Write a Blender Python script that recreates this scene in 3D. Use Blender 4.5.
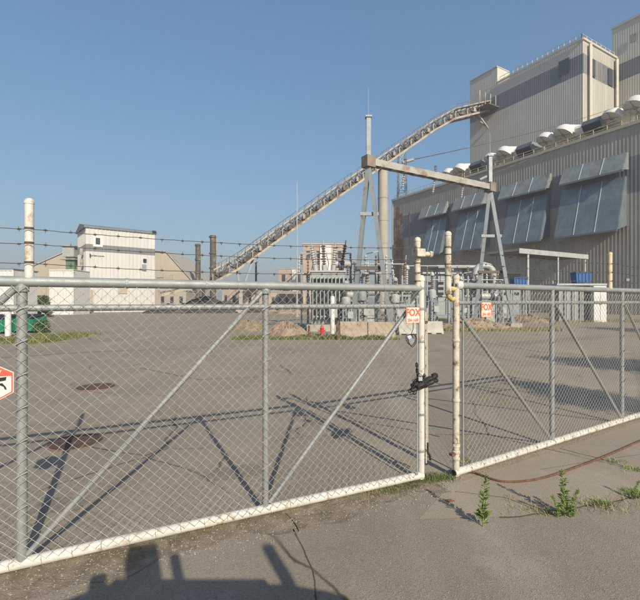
import bpy, math, random
from mathutils import Vector, Matrix
random.seed(7)
R = math.radians
for o in list(bpy.data.objects): bpy.data.objects.remove(o)
scene = bpy.context.scene
C = scene.collection

# ------------------------------------------------------------------ camera, sky, sun
H = 2.2; F = 417.0; CX = 320.0; CY = 302.0
cam_d = bpy.data.cameras.new('camera'); cam = bpy.data.objects.new('camera', cam_d); C.objects.link(cam)
cam.location = (0, 0, H); cam.rotation_euler = (R(90), 0, 0)
cam_d.sensor_width = 36; cam_d.lens = 36 * F / 640; cam_d.shift_y = 2 / 640
cam_d.clip_start = 0.05; cam_d.clip_end = 5000
scene.camera = cam
SUN_EL = 30.0
SUNV = Vector((0.43, -0.903, 0)).normalized()          # horizontal direction towards the sun
world = bpy.data.worlds.new('World'); scene.world = world; world.use_nodes = True
nt = world.node_tree; nt.nodes.clear()
sky = nt.nodes.new('ShaderNodeTexSky'); sky.sky_type = 'NISHITA'; sky.sun_disc = False
sky.sun_elevation = R(SUN_EL); sky.sun_rotation = math.atan2(SUNV.x, SUNV.y)
sky.altitude = 0; sky.air_density = 1.6; sky.dust_density = 1.9; sky.ozone_density = 9
bg = nt.nodes.new('ShaderNodeBackground'); bg.inputs['Strength'].default_value = 0.14
wo = nt.nodes.new('ShaderNodeOutputWorld')
gm = nt.nodes.new('ShaderNodeGamma'); gm.inputs[1].default_value = 0.7      # evens out the whole sky like the camera's own tone curve
hs_ = nt.nodes.new('ShaderNodeHueSaturation'); hs_.inputs['Saturation'].default_value = 1.08; hs_.inputs['Hue'].default_value = 0.503; nt.links.new(sky.outputs[0], hs_.inputs['Color'])
nt.links.new(hs_.outputs[0], gm.inputs[0]); nt.links.new(gm.outputs[0], bg.inputs[0]); nt.links.new(bg.outputs[0], wo.inputs[0])
sd = bpy.data.lights.new('sun', 'SUN'); sd.energy = 4.3; sd.angle = R(0.55); sd.color = (1.0, 0.90, 0.75)
so = bpy.data.objects.new('sun', sd); C.objects.link(so)
ce = math.cos(R(SUN_EL)); sv = Vector((SUNV.x * ce, SUNV.y * ce, math.sin(R(SUN_EL))))
so.rotation_euler = (-sv).to_track_quat('-Z', 'Y').to_euler(); so.location = (10, -20, 40)
scene.render.engine = 'CYCLES'
vs = scene.view_settings; vs.view_transform = 'Standard'; vs.look = 'None'; vs.exposure = 0.5; vs.gamma = 1.0

# ------------------------------------------------------------------ pixel helpers (a pixel gives a direction; ground / walls give the distance)
def G(px, py, z=0.0):
    y = F * (H - z) / (py - CY); return Vector(((px - CX) / F * y, y, z))
def AT(px, py, y): return Vector(((px - CX) / F * y, y, H + (CY - py) / F * y))
V = Vector; up = V((0, 0, 1))

# ------------------------------------------------------------------ materials
def lin(c): return tuple(((x / 12.92) if x <= 0.04045 else ((x + 0.055) / 1.055) ** 2.4) for x in c)
def rgb(r, g, b): return lin((r / 255, g / 255, b / 255))
MATS = {}
def mat(name, col, rough=0.6, metal=0.0, var=0.18, scale=3.0, bump=0.0, bscale=40.0, col2=None, amt=0.0, ascale=2.0,
        stretch=(1, 1, 1), streak=0.0, spec=0.4, sheen=None, trans=0.0):
    """procedural: base colour x noise, optional second colour in patches (rust, dirt), optional vertical streaks, bump"""
    if name in MATS: return MATS[name]
    m = bpy.data.materials.new(name); m.use_nodes = True; n = m.node_tree; L = n.links
    b = n.nodes['Principled BSDF']; b.inputs['Roughness'].default_value = rough; b.inputs['Metallic'].default_value = metal
    b.inputs['Specular IOR Level'].default_value = spec
    tc = n.nodes.new('ShaderNodeTexCoord')
    mp = n.nodes.new('ShaderNodeMapping'); mp.inputs['Scale'].default_value = stretch; L.new(tc.outputs['Object'], mp.inputs[0])
    def noise(s, d=5.0, rgh=0.6, src=mp):
        t = n.nodes.new('ShaderNodeTexNoise'); t.inputs['Scale'].default_value = s; t.inputs['Detail'].default_value = d
        t.inputs['Roughness'].default_value = rgh; L.new(src.outputs[0], t.inputs['Vector']); return t
    def ramp(t, a, bb):
        r = n.nodes.new('ShaderNodeMapRange'); r.inputs[1].default_value = a; r.inputs[2].default_value = bb; r.clamp = True
        L.new(t.outputs['Fac' if 'Fac' in t.outputs else 0], r.inputs[0]); return r
    def mix(f, c1, c2, mode='MIX'):
        x = n.nodes.new('ShaderNodeMix'); x.data_type = 'RGBA'; x.blend_type = mode; x.clamp_factor = True
        if isinstance(f, float): x.inputs[0].default_value = f
        else: L.new(f.outputs[0], x.inputs[0])
        for i, c in ((6, c1), (7, c2)):
            if isinstance(c, tuple): x.inputs[i].default_value = (*c, 1)
            else: L.new(c, x.inputs[i])
        return x.outputs[2]
    lo = tuple(max(0, x * (1 - var)) for x in col); hi = tuple(min(1, x * (1 + var)) for x in col)
    c = mix(ramp(noise(scale), 0.3, 0.7), lo, hi)
    if streak:
        m2 = n.nodes.new('ShaderNodeMapping'); m2.inputs['Scale'].default_value = (1.2, 1.2, 0.06); L.new(tc.outputs['Object'], m2.inputs[0])
        c = mix(ramp(noise(1.6, 6, 0.7, m2), 0.42, 0.8), c, tuple(x * (1 - streak) for x in col))
    if col2 and amt:
        c = mix(ramp(noise(ascale, 7, 0.65), 0.68 - amt * 0.4, 0.80 - amt * 0.4), c, col2)
    L.new(c, b.inputs['Base Color'])
    if bump:
        bp = n.nodes.new('ShaderNodeBump'); bp.inputs['Strength'].default_value = bump; bp.inputs['Distance'].default_value = 0.02
        L.new(noise(bscale, 4).outputs['Fac'], bp.inputs['Height']); L.new(bp.outputs[0], b.inputs['Normal'])
    rr = ramp(noise(scale * 2.3), 0.2, 0.8); rr.inputs[3].default_value = max(0.05, rough - 0.12); rr.inputs[4].default_value = min(1, rough + 0.12)
    L.new(rr.outputs[0], b.inputs['Roughness'])
    MATS[name] = m; return m

RUST = (0.17, 0.06, 0.025)
def asphalt(name, base, dark, light, crack=True, patch=0.5, wear=0.6):
    m = bpy.data.materials.new(name); m.use_nodes = True; n = m.node_tree; L = n.links
    b = n.nodes['Principled BSDF']; b.inputs['Roughness'].default_value = 0.92; b.inputs['Specular IOR Level'].default_value = 0.25
    tc = n.nodes.new('ShaderNodeTexCoord')
    def noise(s, d=5.0, rgh=0.6, vec=None):
        t = n.nodes.new('ShaderNodeTexNoise'); t.inputs['Scale'].default_value = s; t.inputs['Detail'].default_value = d; t.inputs['Roughness'].default_value = rgh
        L.new(vec or tc.outputs['Object'], t.inputs['Vector']); return t.outputs['Fac']
    def rng(x, a, bb, c0=0.0, c1=1.0):
        r = n.nodes.new('ShaderNodeMapRange'); r.clamp = True
        for i, v in zip((1, 2, 3, 4), (a, bb, c0, c1)): r.inputs[i].default_value = v
        L.new(x, r.inputs[0]); return r.outputs[0]
    def mix(f, c1, c2, mode='MIX'):
        x = n.nodes.new('ShaderNodeMix'); x.data_type = 'RGBA'; x.blend_type = mode; x.clamp_factor = True
        if isinstance(f, float): x.inputs[0].default_value = f
        else: L.new(f, x.inputs[0])
        for i, c in ((6, c1), (7, c2)):
            if isinstance(c, tuple): x.inputs[i].default_value = (*c, 1)
            else: L.new(c, x.inputs[i])
        return x.outputs[2]
    c = mix(rng(noise(0.35, 6), 0.35, 0.65), base, tuple(x * 0.84 for x in base))
    c = mix(rng(noise(2.1, 8, 0.7), 0.55, 0.8, 0, patch), c, dark)
    c = mix(rng(noise(0.9, 8, 0.72), 0.55, 0.75, 0, wear), c, light)
    # long tyre-polished streaks running into the yard
    mp = n.nodes.new('ShaderNodeMapping'); mp.inputs['Scale'].default_value = (1.1, 0.05, 1); mp.inputs['Rotation'].default_value = (0, 0, R(-20)); L.new(tc.outputs['Object'], mp.inputs[0])
    c = mix(rng(noise(0.8, 5, 0.6, mp.outputs[0]), 0.5, 0.75, 0, 0.35), c, light)
    # aggregate
    vo = n.nodes.new('ShaderNodeTexVoronoi'); vo.inputs['Scale'].default_value = 105; L.new(tc.outputs['Object'], vo.inputs['Vector'])
    sep = n.nodes.new('ShaderNodeSeparateColor'); L.new(vo.outputs['Color'], sep.inputs[0])
    c = mix(rng(sep.outputs[0], 0.72, 0.95, 0, 0.38), c, light)
    c = mix(rng(sep.outputs[1], 0.75, 0.95, 0, 0.45), c, dark)
    h = noise(140, 3)
    if crack:
        dn = n.nodes.new('ShaderNodeTexNoise'); dn.inputs['Scale'].default_value = 1.3; dn.inputs['Detail'].default_value = 6; L.new(tc.outputs['Object'], dn.inputs['Vector'])
        add = n.nodes.new('ShaderNodeMix'); add.data_type = 'RGBA'; add.inputs[0].default_value = 0.25; L.new(tc.outputs['Object'], add.inputs[6]); L.new(dn.outputs['Color'], add.inputs[7])
        v2 = n.nodes.new('ShaderNodeTexVoronoi'); v2.feature = 'DISTANCE_TO_EDGE'; v2.inputs['Scale'].default_value = 0.33; L.new(add.outputs[2], v2.inputs['Vector'])
        f = rng(v2.outputs['Distance'], 0.0015, 0.006, 1.0, 0.0)
        g = n.nodes.new('ShaderNodeMath'); g.operation = 'MULTIPLY'; L.new(f, g.inputs[0]); L.new(rng(noise(0.5, 2), 0.42, 0.6, 0, 0.8), g.inputs[1])
        c = mix(g.outputs[0], c, tuple(x * 0.35 for x in dark))
    L.new(c, b.inputs['Base Color'])
    bp = n.nodes.new('ShaderNodeBump'); bp.inputs['Strength'].default_value = 0.32; bp.inputs['Distance'].default_value = 0.010
    ad = n.nodes.new('ShaderNodeMath'); L.new(h, ad.inputs[0]); L.new(vo.outputs['Distance'], ad.inputs[1]); L.new(ad.outputs[0], bp.inputs['Height'])
    L.new(bp.outputs[0], b.inputs['Normal'])
    MATS[name] = m; return m

M_YARD = asphalt('yard_asphalt', (0.285, 0.24, 0.178), (0.12, 0.10, 0.078), (0.44, 0.38, 0.295), patch=0.6)
M_APRON = asphalt('apron_asphalt', (0.265, 0.222, 0.168), (0.12, 0.10, 0.08), (0.40, 0.345, 0.28), patch=0.45)
M_PAVE = asphalt('pavement_concrete', (0.315, 0.262, 0.195), (0.19, 0.158, 0.12), (0.42, 0.36, 0.28), patch=0.35)
M_EARTH = mat('dry_earth', (0.24, 0.18, 0.12), 0.95, var=0.3, scale=1.5, bump=0.8, bscale=25, col2=(0.12, 0.13, 0.04), amt=0.35, ascale=1.0)
M_REDDIRT = mat('red_dirt', (0.255, 0.185, 0.13), 0.95, var=0.35, scale=2.5, bump=1.0, bscale=12, col2=(0.30, 0.24, 0.16), amt=0.45, ascale=1.2)
M_GALV = mat('galvanised_pipe', (0.27, 0.285, 0.275), 0.55, 0.25, var=0.14, scale=9, bump=0.15, bscale=70, col2=(0.26, 0.25, 0.22), amt=0.3, ascale=5)
M_WIRE = mat('chain_link_wire', (0.49, 0.465, 0.41), 0.5, 0.25, var=0.15, scale=2, col2=(0.30, 0.26, 0.2), amt=0.3, ascale=1.3)
M_BARB = mat('barbed_wire', (0.10, 0.09, 0.08), 0.7, 0.3, var=0.3, scale=20, col2=(0.13, 0.065, 0.035), amt=0.4, ascale=14)
M_WHITEPIPE = mat('white_painted_pipe', (0.56, 0.54, 0.48), 0.55, var=0.1, scale=6, bump=0.25, bscale=60, col2=(0.36, 0.22, 0.11), amt=0.30, ascale=9)
M_RUSTPIPE = mat('rusty_cream_pipe', (0.52, 0.475, 0.38), 0.65, var=0.2, scale=12, bump=0.35, bscale=60, col2=(0.20, 0.115, 0.06), amt=0.40, ascale=11)
M_YELLOW = mat('yellowed_fitting', (0.50, 0.40, 0.17), 0.6, var=0.2, scale=10, bump=0.3, col2=RUST, amt=0.4, ascale=12)
M_STEEL = mat('grey_steel', (0.235, 0.265, 0.275), 0.55, 0.25, var=0.15, scale=1.2, col2=(0.22, 0.17, 0.12), amt=0.3, ascale=1.2)
M_STEEL2 = mat('weathered_beam_steel', (0.36, 0.345, 0.30), 0.6, 0.15, var=0.15, scale=1.0, col2=(0.24, 0.175, 0.12), amt=0.38, ascale=1.1)
M_DARK = mat('dark_opening', (0.03, 0.028, 0.026), 0.8, var=0.3)
M_BLACK = mat('black_rubber', (0.018, 0.018, 0.018), 0.6, var=0.4, scale=20)
M_RUST = mat('rusty_iron', (0.15, 0.075, 0.045), 0.85, 0.1, var=0.35, scale=25, bump=0.5, bscale=80)
M_HALL = mat('hall_siding', (0.35, 0.325, 0.275), 0.65, 0.05, var=0.14, scale=0.35, streak=0.28)
M_BAND = mat('slate_band_siding', (0.16, 0.17, 0.185), 0.55, 0.05, var=0.12, scale=0.4, streak=0.2)
M_TOWER = mat('tower_siding', (0.51, 0.485, 0.415), 0.6, 0.05, var=0.07, scale=0.25, streak=0.12)
M_TRIM = mat('cream_trim', (0.44, 0.40, 0.32), 0.6, var=0.1, scale=1)
M_HOOD = mat('blue_grey_hood_sheet', (0.205, 0.245, 0.26), 0.40, 0.40, var=0.25, scale=0.5, streak=0.3, bump=0.1, bscale=1.5)
M_HOOD2 = mat('grey_hood_sheet', (0.27, 0.295, 0.285), 0.45, 0.3, var=0.22, scale=0.5, streak=0.35, col2=(0.20, 0.16, 0.11), amt=0.3, ascale=0.4)
M_SEAM = mat('pale_seam', (0.48, 0.49, 0.47), 0.5, var=0.1)
M_WHITE = mat('white_paint', (0.60, 0.585, 0.55), 0.5, var=0.08, scale=2, col2=(0.40, 0.36, 0.29), amt=0.18, ascale=1.2)
M_RUSTSTAIN = mat('rust_stained_siding', (0.25, 0.125, 0.07), 0.75, var=0.3, scale=0.7, streak=0.4, col2=(0.33, 0.28, 0.21), amt=0.45, ascale=0.5)
M_RUSTSTAIN2 = mat('faint_rust_siding', (0.28, 0.20, 0.14), 0.75, var=0.25, scale=0.6, streak=0.4, col2=(0.34, 0.31, 0.25), amt=0.5, ascale=0.4)
M_RAILY = mat('yellow_railing', (0.52, 0.44, 0.23), 0.6, var=0.15)
M_CONV = mat('conveyor_cream_steel', (0.36, 0.315, 0.245), 0.65, 0.05, var=0.2, scale=0.6, col2=(0.20, 0.12, 0.07), amt=0.45, ascale=0.5)
M_CONVD = mat('conveyor_dark_steel', (0.10, 0.088, 0.07), 0.7, 0.15, var=0.3, scale=1, col2=(0.26, 0.20, 0.14), amt=0.4, ascale=0.6)
M_CONC = mat('pale_concrete', (0.37, 0.335, 0.28), 0.85, var=0.14, scale=0.5, streak=0.2, bump=0.3, bscale=6)
M_BARR = mat('tan_concrete_barrier', (0.37, 0.30, 0.215), 0.9, var=0.22, scale=1.5, bump=0.7, bscale=12, col2=(0.24, 0.17, 0.10), amt=0.4, ascale=1.6)
M_BLOCKW = mat('pale_concrete_block', (0.41, 0.39, 0.34), 0.9, var=0.15, scale=2, bump=0.4, bscale=10)
M_MILLW = mat('white_mill_siding', (0.53, 0.515, 0.475), 0.6, var=0.07, scale=0.4, streak=0.16, col2=(0.5, 0.42, 0.33), amt=0.12, ascale=0.3)
M_MILLB = mat('grey_mill_band', (0.165, 0.17, 0.175), 0.6, var=0.08, scale=1)
M_ROOFG = mat('dark_grey_roof', (0.16, 0.165, 0.17), 0.7, var=0.15, scale=1)
M_BEIGE = mat('beige_shed_siding', (0.40, 0.345, 0.265), 0.7, var=0.08, scale=0.3, streak=0.15)
M_GLASS = mat('dark_window_glass', (0.05, 0.06, 0.065), 0.12, var=0.3, spec=0.6)
M_BRICK = mat('pinkish_brick', (0.37, 0.285, 0.22), 0.85, var=0.15, scale=0.5, bump=0.3, bscale=3, col2=(0.48, 0.40, 0.31), amt=0.3, ascale=0.25)
M_TRANS = mat('transformer_grey_green', (0.27, 0.30, 0.29), 0.5, 0.1, var=0.15, scale=1.5, col2=(0.24, 0.16, 0.09), amt=0.2, ascale=2)
M_TLIGHT = mat('equipment_light_grey', (0.36, 0.37, 0.355), 0.5, 0.1, var=0.15, scale=2, col2=(0.28, 0.2, 0.13), amt=0.25, ascale=3)
M_PORC = mat('brown_porcelain', (0.19, 0.14, 0.11), 0.3, var=0.2, scale=5)
M_PORCG = mat('grey_porcelain', (0.42, 0.43, 0.42), 0.3, var=0.15, scale=5)
M_RED = mat('hydrant_red', (0.50, 0.035, 0.03), 0.5, var=0.15, scale=8)
M_GREEN = mat('dumpster_green', (0.02, 0.20, 0.115), 0.5, var=0.2, scale=2, col2=(0.2, 0.13, 0.08), amt=0.2, ascale=2)
M_BLUE = mat('blue_plastic', (0.03, 0.095, 0.26), 0.45, var=0.15, scale=2)
M_RUBBLE = mat('brick_rubble', (0.33, 0.235, 0.165), 0.95, var=0.45, scale=1.2, bump=1.0, bscale=3, col2=(0.10, 0.10, 0.06), amt=0.45, ascale=0.7)
M_COAL = mat('coal_pile', (0.055, 0.055, 0.05), 0.95, var=0.4, scale=1.0, bump=1.0, bscale=3, col2=(0.11, 0.10, 0.08), amt=0.4, ascale=0.4)
M_GRASS = mat('grass_blades', (0.13, 0.155, 0.045), 0.75, var=0.35, scale=1.5, col2=(0.28, 0.24, 0.10), amt=0.4, ascale=1.2)
M_DRYG = mat('dry_grass_blades', (0.30, 0.25, 0.12), 0.8, var=0.3, scale=3)
M_WEED = mat('weed_leaves', (0.19, 0.27, 0.06), 0.6, var=0.35, scale=15)
M_LEAF = mat('tree_leaves', (0.065, 0.11, 0.03), 0.6, var=0.4, scale=1.5)
M_BARK = mat('tree_bark', (0.12, 0.09, 0.065), 0.9, var=0.3, scale=5, bump=1, bscale=15)
M_SIGNW = mat('sign_white', (0.66, 0.61, 0.54), 0.45, var=0.04, scale=9)
M_SIGNO = mat('sign_orange_red', (0.80, 0.125, 0.04), 0.5, var=0.07, scale=9)
M_SIGNR = mat('sign_red', (0.72, 0.10, 0.055), 0.5, var=0.05, scale=9)
M_INK = mat('sign_black', (0.02, 0.02, 0.022), 0.5, var=0.1)
M_GRAVEL = mat('gravel_stone', (0.27, 0.23, 0.175), 0.95, var=0.45, scale=18)
M_CARP = mat('car_paint_white', (0.62, 0.63, 0.65), 0.25, var=0.03, spec=0.6)
M_LIDRIM = mat('rusty_manhole_iron', (0.115, 0.07, 0.05), 0.8, 0.2, var=0.3, scale=6, bump=0.5, bscale=40)
M_COLLAR = mat('manhole_collar_concrete', (0.25, 0.17, 0.125), 0.9, var=0.2, scale=5, bump=0.4, bscale=40)

# ------------------------------------------------------------------ mesh helpers
LOC = {}
class MB:
    def __init__(s): s.v = []; s.f = []
    def quadbox(s, o, ax, ay, az):
        i = len(s.v); o, ax, ay, az = map(V, (o, ax, ay, az))
        s.v += [o, o + ax, o + ax + ay, o + ay, o + az, o + ax + az, o + ax + ay + az, o + ay + az]
        fs = [(0, 3, 2, 1), (4, 5, 6, 7), (0, 1, 5, 4), (1, 2, 6, 5), (2, 3, 7, 6), (3, 0, 4, 7)]
        if ax.cross(ay).dot(az) < 0: fs = [f[::-1] for f in fs]
        s.f += [tuple(i + k for k in f) for f in fs]; return s
    def box(s, c, size, rz=0.0):
        m = Matrix.Rotation(rz, 3, 'Z'); ax = m @ V((size[0], 0, 0)); ay = m @ V((0, size[1], 0)); az = V((0, 0, size[2]))
        return s.quadbox(V(c) - ax / 2 - ay / 2 - az / 2, ax, ay, az)
    def bar(s, a, b, w, h=None, up=V((0, 0, 1))):
        a, b = V(a), V(b); h = h or w; d = b - a
        if d.length < 1e-6: return s
        x = d.cross(V(up))
        if x.length < 1e-4: x = d.cross(V((0, 1, 0)))
        x.normalize(); y = x.cross(d).normalized()
        return s.quadbox(a - x * w / 2 - y * h / 2, x * w, d, y * h)
    def tube(s, a, b, r, n=8, r2=None, cap=True):
        return s.path([a, b], r, n, [r, r2 if r2 is not None else r], cap)
    def path(s, pts, r, n=8, rs=None, cap=True):
        pts = [V(p) for p in pts]; base = len(s.v); k = len(pts); ref = None
        for j, p in enumerate(pts):
            d = (pts[min(j + 1, k - 1)] - pts[max(j - 1, 0)]).normalized()
            if ref is None or abs(ref.dot(d)) > 0.98:
                ref = V((0, 0, 1)) if abs(d.z) < 0.9 else V((0, 1, 0))
            x = d.cross(ref).normalized(); y = x.cross(d).normalized(); ref = y
            rr = rs[j] if rs else r
            for q in range(n):
                a = 2 * math.pi * q / n; s.v.append(p + (x * math.cos(a) + y * math.sin(a)) * rr)
        for j in range(k - 1):
            for q in range(n):
                a = base + j * n + q; b = base + j * n + (q + 1) % n
                s.f.append((a, b, b + n, a + n))
        if cap:
            s.f.append(tuple(base + q for q in range(n))[::-1]); s.f.append(tuple(base + (k - 1) * n + q for q in range(n)))
        return s
    def lathe(s, prof, o, n=16, axis=None):
        """prof: (r, h) pairs from bottom to top; axis defaults to +Z"""
        o = V(o); q = V((0, 0, 1)).rotation_difference(V(axis)) if axis is not None else None; base = len(s.v)
        for r, h in prof:
            for i in range(n):
                a = 2 * math.pi * i / n; p = V((r * math.cos(a), r * math.sin(a), h))
                s.v.append(o + (q @ p if q else p))
        for j in range(len(prof) - 1):
            for i in range(n):
                a = base + j * n + i; b = base + j * n + (i + 1) % n; s.f.append((a, b, b + n, a + n))
        if prof[0][0] > 1e-4: s.f.append(tuple(base + i for i in range(n))[::-1])
        if prof[-1][0] > 1e-4: s.f.append(tuple(base + (len(prof) - 1) * n + i for i in range(n)))
        return s
    def prism(s, pts, d):
        base = len(s.v); n = len(pts); pts = [V(p) for p in pts]; d = V(d)
        s.v += pts + [p + d for p in pts]
        s.f.append(tuple(range(base, base + n))[::-1]); s.f.append(tuple(range(base + n, base + 2 * n)))
        for i in range(n):
            j = (i + 1) % n; s.f.append((base + i, base + j, base + n + j, base + n + i))
        return s
    def sphere(s, c, r, n=10, m=6, sc=(1, 1, 1), jit=0.0):
        base = len(s.v); c = V(c)
        for j in range(m + 1):
            t = math.pi * j / m
            for i in range(n):
                a = 2 * math.pi * i / n; k = r * (1 + random.uniform(-jit, jit))
                s.v.append(c + V((math.sin(t) * math.cos(a) * sc[0], math.sin(t) * math.sin(a) * sc[1], math.cos(t) * sc[2])) * k)
        for j in range(m):
            for i in range(n):
                a = base + j * n + i; b = base + j * n + (i + 1) % n; s.f.append((a, a + n, b + n, b))
        return s
    def quad(s, a, b, c, d):
        i = len(s.v); s.v += [V(a), V(b), V(c), V(d)]; s.f.append((i, i + 1, i + 2, i + 3)); return s
    def tri(s, a, b, c):
        i = len(s.v); s.v += [V(a), V(b), V(c)]; s.f.append((i, i + 1, i + 2)); return s
    def corr(s, p0, d, length, z0, z1, nrm, pitch, depth, zf=None):
        """corrugated sheet: trapezoid ribs standing proud along nrm"""
        d, nrm = V(d), V(nrm); n = max(1, int(length / pitch)); p = length / n; prof = []
        for i in range(n):
            prof += [(i * p, 0), (i * p + p * 0.55, 0), (i * p + p * 0.65, depth), (i * p + p * 0.9, depth)]
        prof.append((length, 0)); base = len(s.v)
        for t, e in prof:
            q = V(p0) + d * t + nrm * e; s.v += [V((q.x, q.y, z0)), V((q.x, q.y, z1 if zf is None else zf(t)))]
        for i in range(len(prof) - 1):
            a = base + 2 * i; s.f.append((a, a + 2, a + 3, a + 1))
        return s
    def build(s, name, m, parent=None, smooth=False, bevel=0.0):
        o0 = LOC.get(parent.name, V((0, 0, 0))) if parent else V((0, 0, 0))
        me = bpy.data.meshes.new(name); me.from_pydata([tuple(p - o0) for p in s.v], [], s.f); me.update()
        me.materials.append(m)
        if smooth:
            for p in me.polygons: p.use_smooth = True
            try: me.set_sharp_from_angle(angle=R(40))
            except Exception: pass
        o = bpy.data.objects.new(name, me); C.objects.link(o)
        if parent: o.parent = parent; LOC[o.name] = o0
        else: LOC[o.name] = V((0, 0, 0))
        if bevel:
            bv = o.modifiers.new('bevel', 'BEVEL'); bv.width = bevel; bv.segments = 2; bv.limit_method = 'ANGLE'
        return o
def tag(o, label=None, cat=None, group=None, kind=None):
    if label: o['label'] = label
    if cat: o['category'] = cat
    if group: o['group'] = group
    if kind: o['kind'] = kind
    return o
def thing(name, label, cat, loc, group=None):
    o = bpy.data.objects.new(name, None); o.empty_display_size = 0.3; C.objects.link(o); o.location = V(loc); LOC[o.name] = V(loc)
    return tag(o, label, cat, group)
def single(o, loc):
    """move a one-mesh thing's origin to its base"""
    loc = V(loc); o.data.transform(Matrix.Translation(-loc)); o.location = loc; LOC[o.name] = loc; return o
def share(src, name, parent, M):
    """copy of a part that shares its mesh, placed by matrix M in the parent's space"""
    o = bpy.data.objects.new(name, src); C.objects.link(o); o.parent = parent; o.matrix_basis = M; LOC[o.name] = LOC[parent.name]; return o
def textmesh(name, body, size, m, parent, origin, ux, uz, offset=0.0, width=1.0):
    cu = bpy.data.curves.new(name, 'FONT'); cu.body = body; cu.size = size; cu.align_x = 'CENTER'; cu.align_y = 'CENTER'; cu.offset = offset; cu.extrude = 0.0012; cu.resolution_u = 3
    ob = bpy.data.objects.new('tmp', cu); C.objects.link(ob); dg = bpy.context.evaluated_depsgraph_get()
    me = bpy.data.meshes.new_from_object(ob.evaluated_get(dg)); bpy.data.objects.remove(ob)
    ux, uz = V(ux).normalized(), V(uz).normalized(); nn = ux.cross(uz)
    mm = Matrix(((ux.x * width, uz.x, nn.x, 0), (ux.y * width, uz.y, nn.y, 0), (ux.z * width, uz.z, nn.z, 0), (0, 0, 0, 1)))
    me.transform(Matrix.Translation(V(origin) - LOC[parent.name]) @ mm); me.materials.clear(); me.materials.append(m)
    o = bpy.data.objects.new(name, me); C.objects.link(o); o.parent = parent; LOC[o.name] = LOC[parent.name]; return o

# ------------------------------------------------------------------ ground
g = MB(); g.quad((-1500, -300, 0), (1500, -300, 0), (1500, 2500, 0), (-1500, 2500, 0))
tag(g.build('ground', M_YARD), kind='structure')
E1 = G(421, 480); U1 = V((0.905, 0.425, 0)).normalized(); N1 = V((U1.y, -U1.x, 0))     # left leaf: free end, direction, normal towards the road
E2 = G(456, 477); U2 = V((0.853, 0.523, 0)).normalized(); N2 = V((U2.y, -U2.x, 0))
ap = MB(); z4 = V((0, 0, 0.004))
edge = [E1 - U1 * 30 + N1 * 0.16, E1 + N1 * 0.16, E2 + N2 * 0.12, E2 + U2 * 30 + N2 * 0.12]
for i in range(3):
    a, b = edge[i], edge[i + 1]; q = V((0.1, -1, 0)) * 40
    ap.quad(a + z4 + V((0, -60, 0)), b + z4 + V((0, -60, 0)), b + z4, a + z4)
tag(ap.build('driveway', M_APRON), kind='structure')

# cracks and slab joints in the apron: narrow soil-filled strips with a ragged line
def crack(pts, w, m=None, name='pavement_joint', z=0.008):
    mb = MB(); fine = []
    for a, b in zip(pts, pts[1:]):
        n = max(2, int((b - a).length / 0.12))
        fine += [a.lerp(b, i / n) + V((random.uniform(-1, 1), random.uniform(-1, 1), 0)) * w * 0.7 for i in range(n)]
    fine.append(pts[-1])
    for a, b in zip(fine, fine[1:]):
        d = (b - a).normalized(); x = V((-d.y, d.x, 0)) * w * random.uniform(0.35, 0.65)
        mb.quad(V((a.x, a.y, z)) - x, V((b.x, b.y, z)) - x, V((b.x, b.y, z)) + x, V((a.x, a.y, z)) + x)
    return tag(mb.build(name, m or M_JOINT), kind='structure')
M_JOINT = mat('joint_soil', (0.085, 0.068, 0.048), 0.95, var=0.4, scale=20)
crack([G(500, 517.5), G(520, 517), G(575, 509), G(640, 497), G(700, 488)], 0.02)
crack([G(293, 530), G(302, 548), G(312, 570), G(318, 610)], 0.012)
crack([G(300, 533), G(292, 520), G(283, 512)], 0.008)
crack([G(560, 449), G(600, 459), G(640, 472), G(690, 486)], 0.02)
crack([G(455, 492), G(505, 498), G(540, 512)], 0.012)
crack([G(640, 455), G(590, 462), G(540, 470)], 0.008)
for pts, w in (([G(0, 358), G(90, 352), G(180, 349), G(260, 345)], 0.06), ([G(290, 398), G(345, 420), G(400, 428), G(440, 437)], 0.014), ([G(470, 340), G(540, 352), G(600, 356), G(660, 352)], 0.05),
               ([G(455, 350), G(520, 362), G(580, 366)], 0.03), ([G(140, 368), G(200, 380), G(262, 377)], 0.025)):
    crack(pts, w)

pa = [E2 + U2 * t + N2 * .13 for t in (-.25, 9)] + [G(760, 476), G(640, 497), G(575, 509), G(520, 517), G(418, 520)]
cp_ = MB(); k = len(cp_.v); cp_.v += [V((p.x, p.y, .0065)) for p in pa]; cp_.f.append(tuple(range(len(pa)))[::-1])
tag(cp_.build('pavement', M_PAVE), kind='structure')
# tar patches and oil stains in the yard
M_PATCH = asphalt('patch_asphalt', (0.235, 0.20, 0.155), (0.09, 0.078, 0.062), (0.32, 0.28, 0.22), crack=False)
random.seed(77)
for px, py, w, d, rot in ((240, 472, .7, .4, .4), (560, 340, 9, 1.4, .5), (60, 505, .5, .35, .1)):
    c = G(px, py); mb = MB(); pts = []
    for i in range(22):
        a = 2 * math.pi * i / 22; x, y = math.copysign(abs(math.cos(a)) ** .45, math.cos(a)) * w / 2, math.copysign(abs(math.sin(a)) ** .45, math.sin(a)) * d / 2
        x += random.uniform(-.04, .04) * w; y += random.uniform(-.05, .05) * d; pts.append(V((c.x + x * math.cos(rot) - y * math.sin(rot), c.y + x * math.sin(rot) + y * math.cos(rot), .0035)))
    mb.v += pts; mb.f.append(tuple(range(22))); tag(mb.build('asphalt_patch', M_PATCH), kind='structure')
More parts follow.
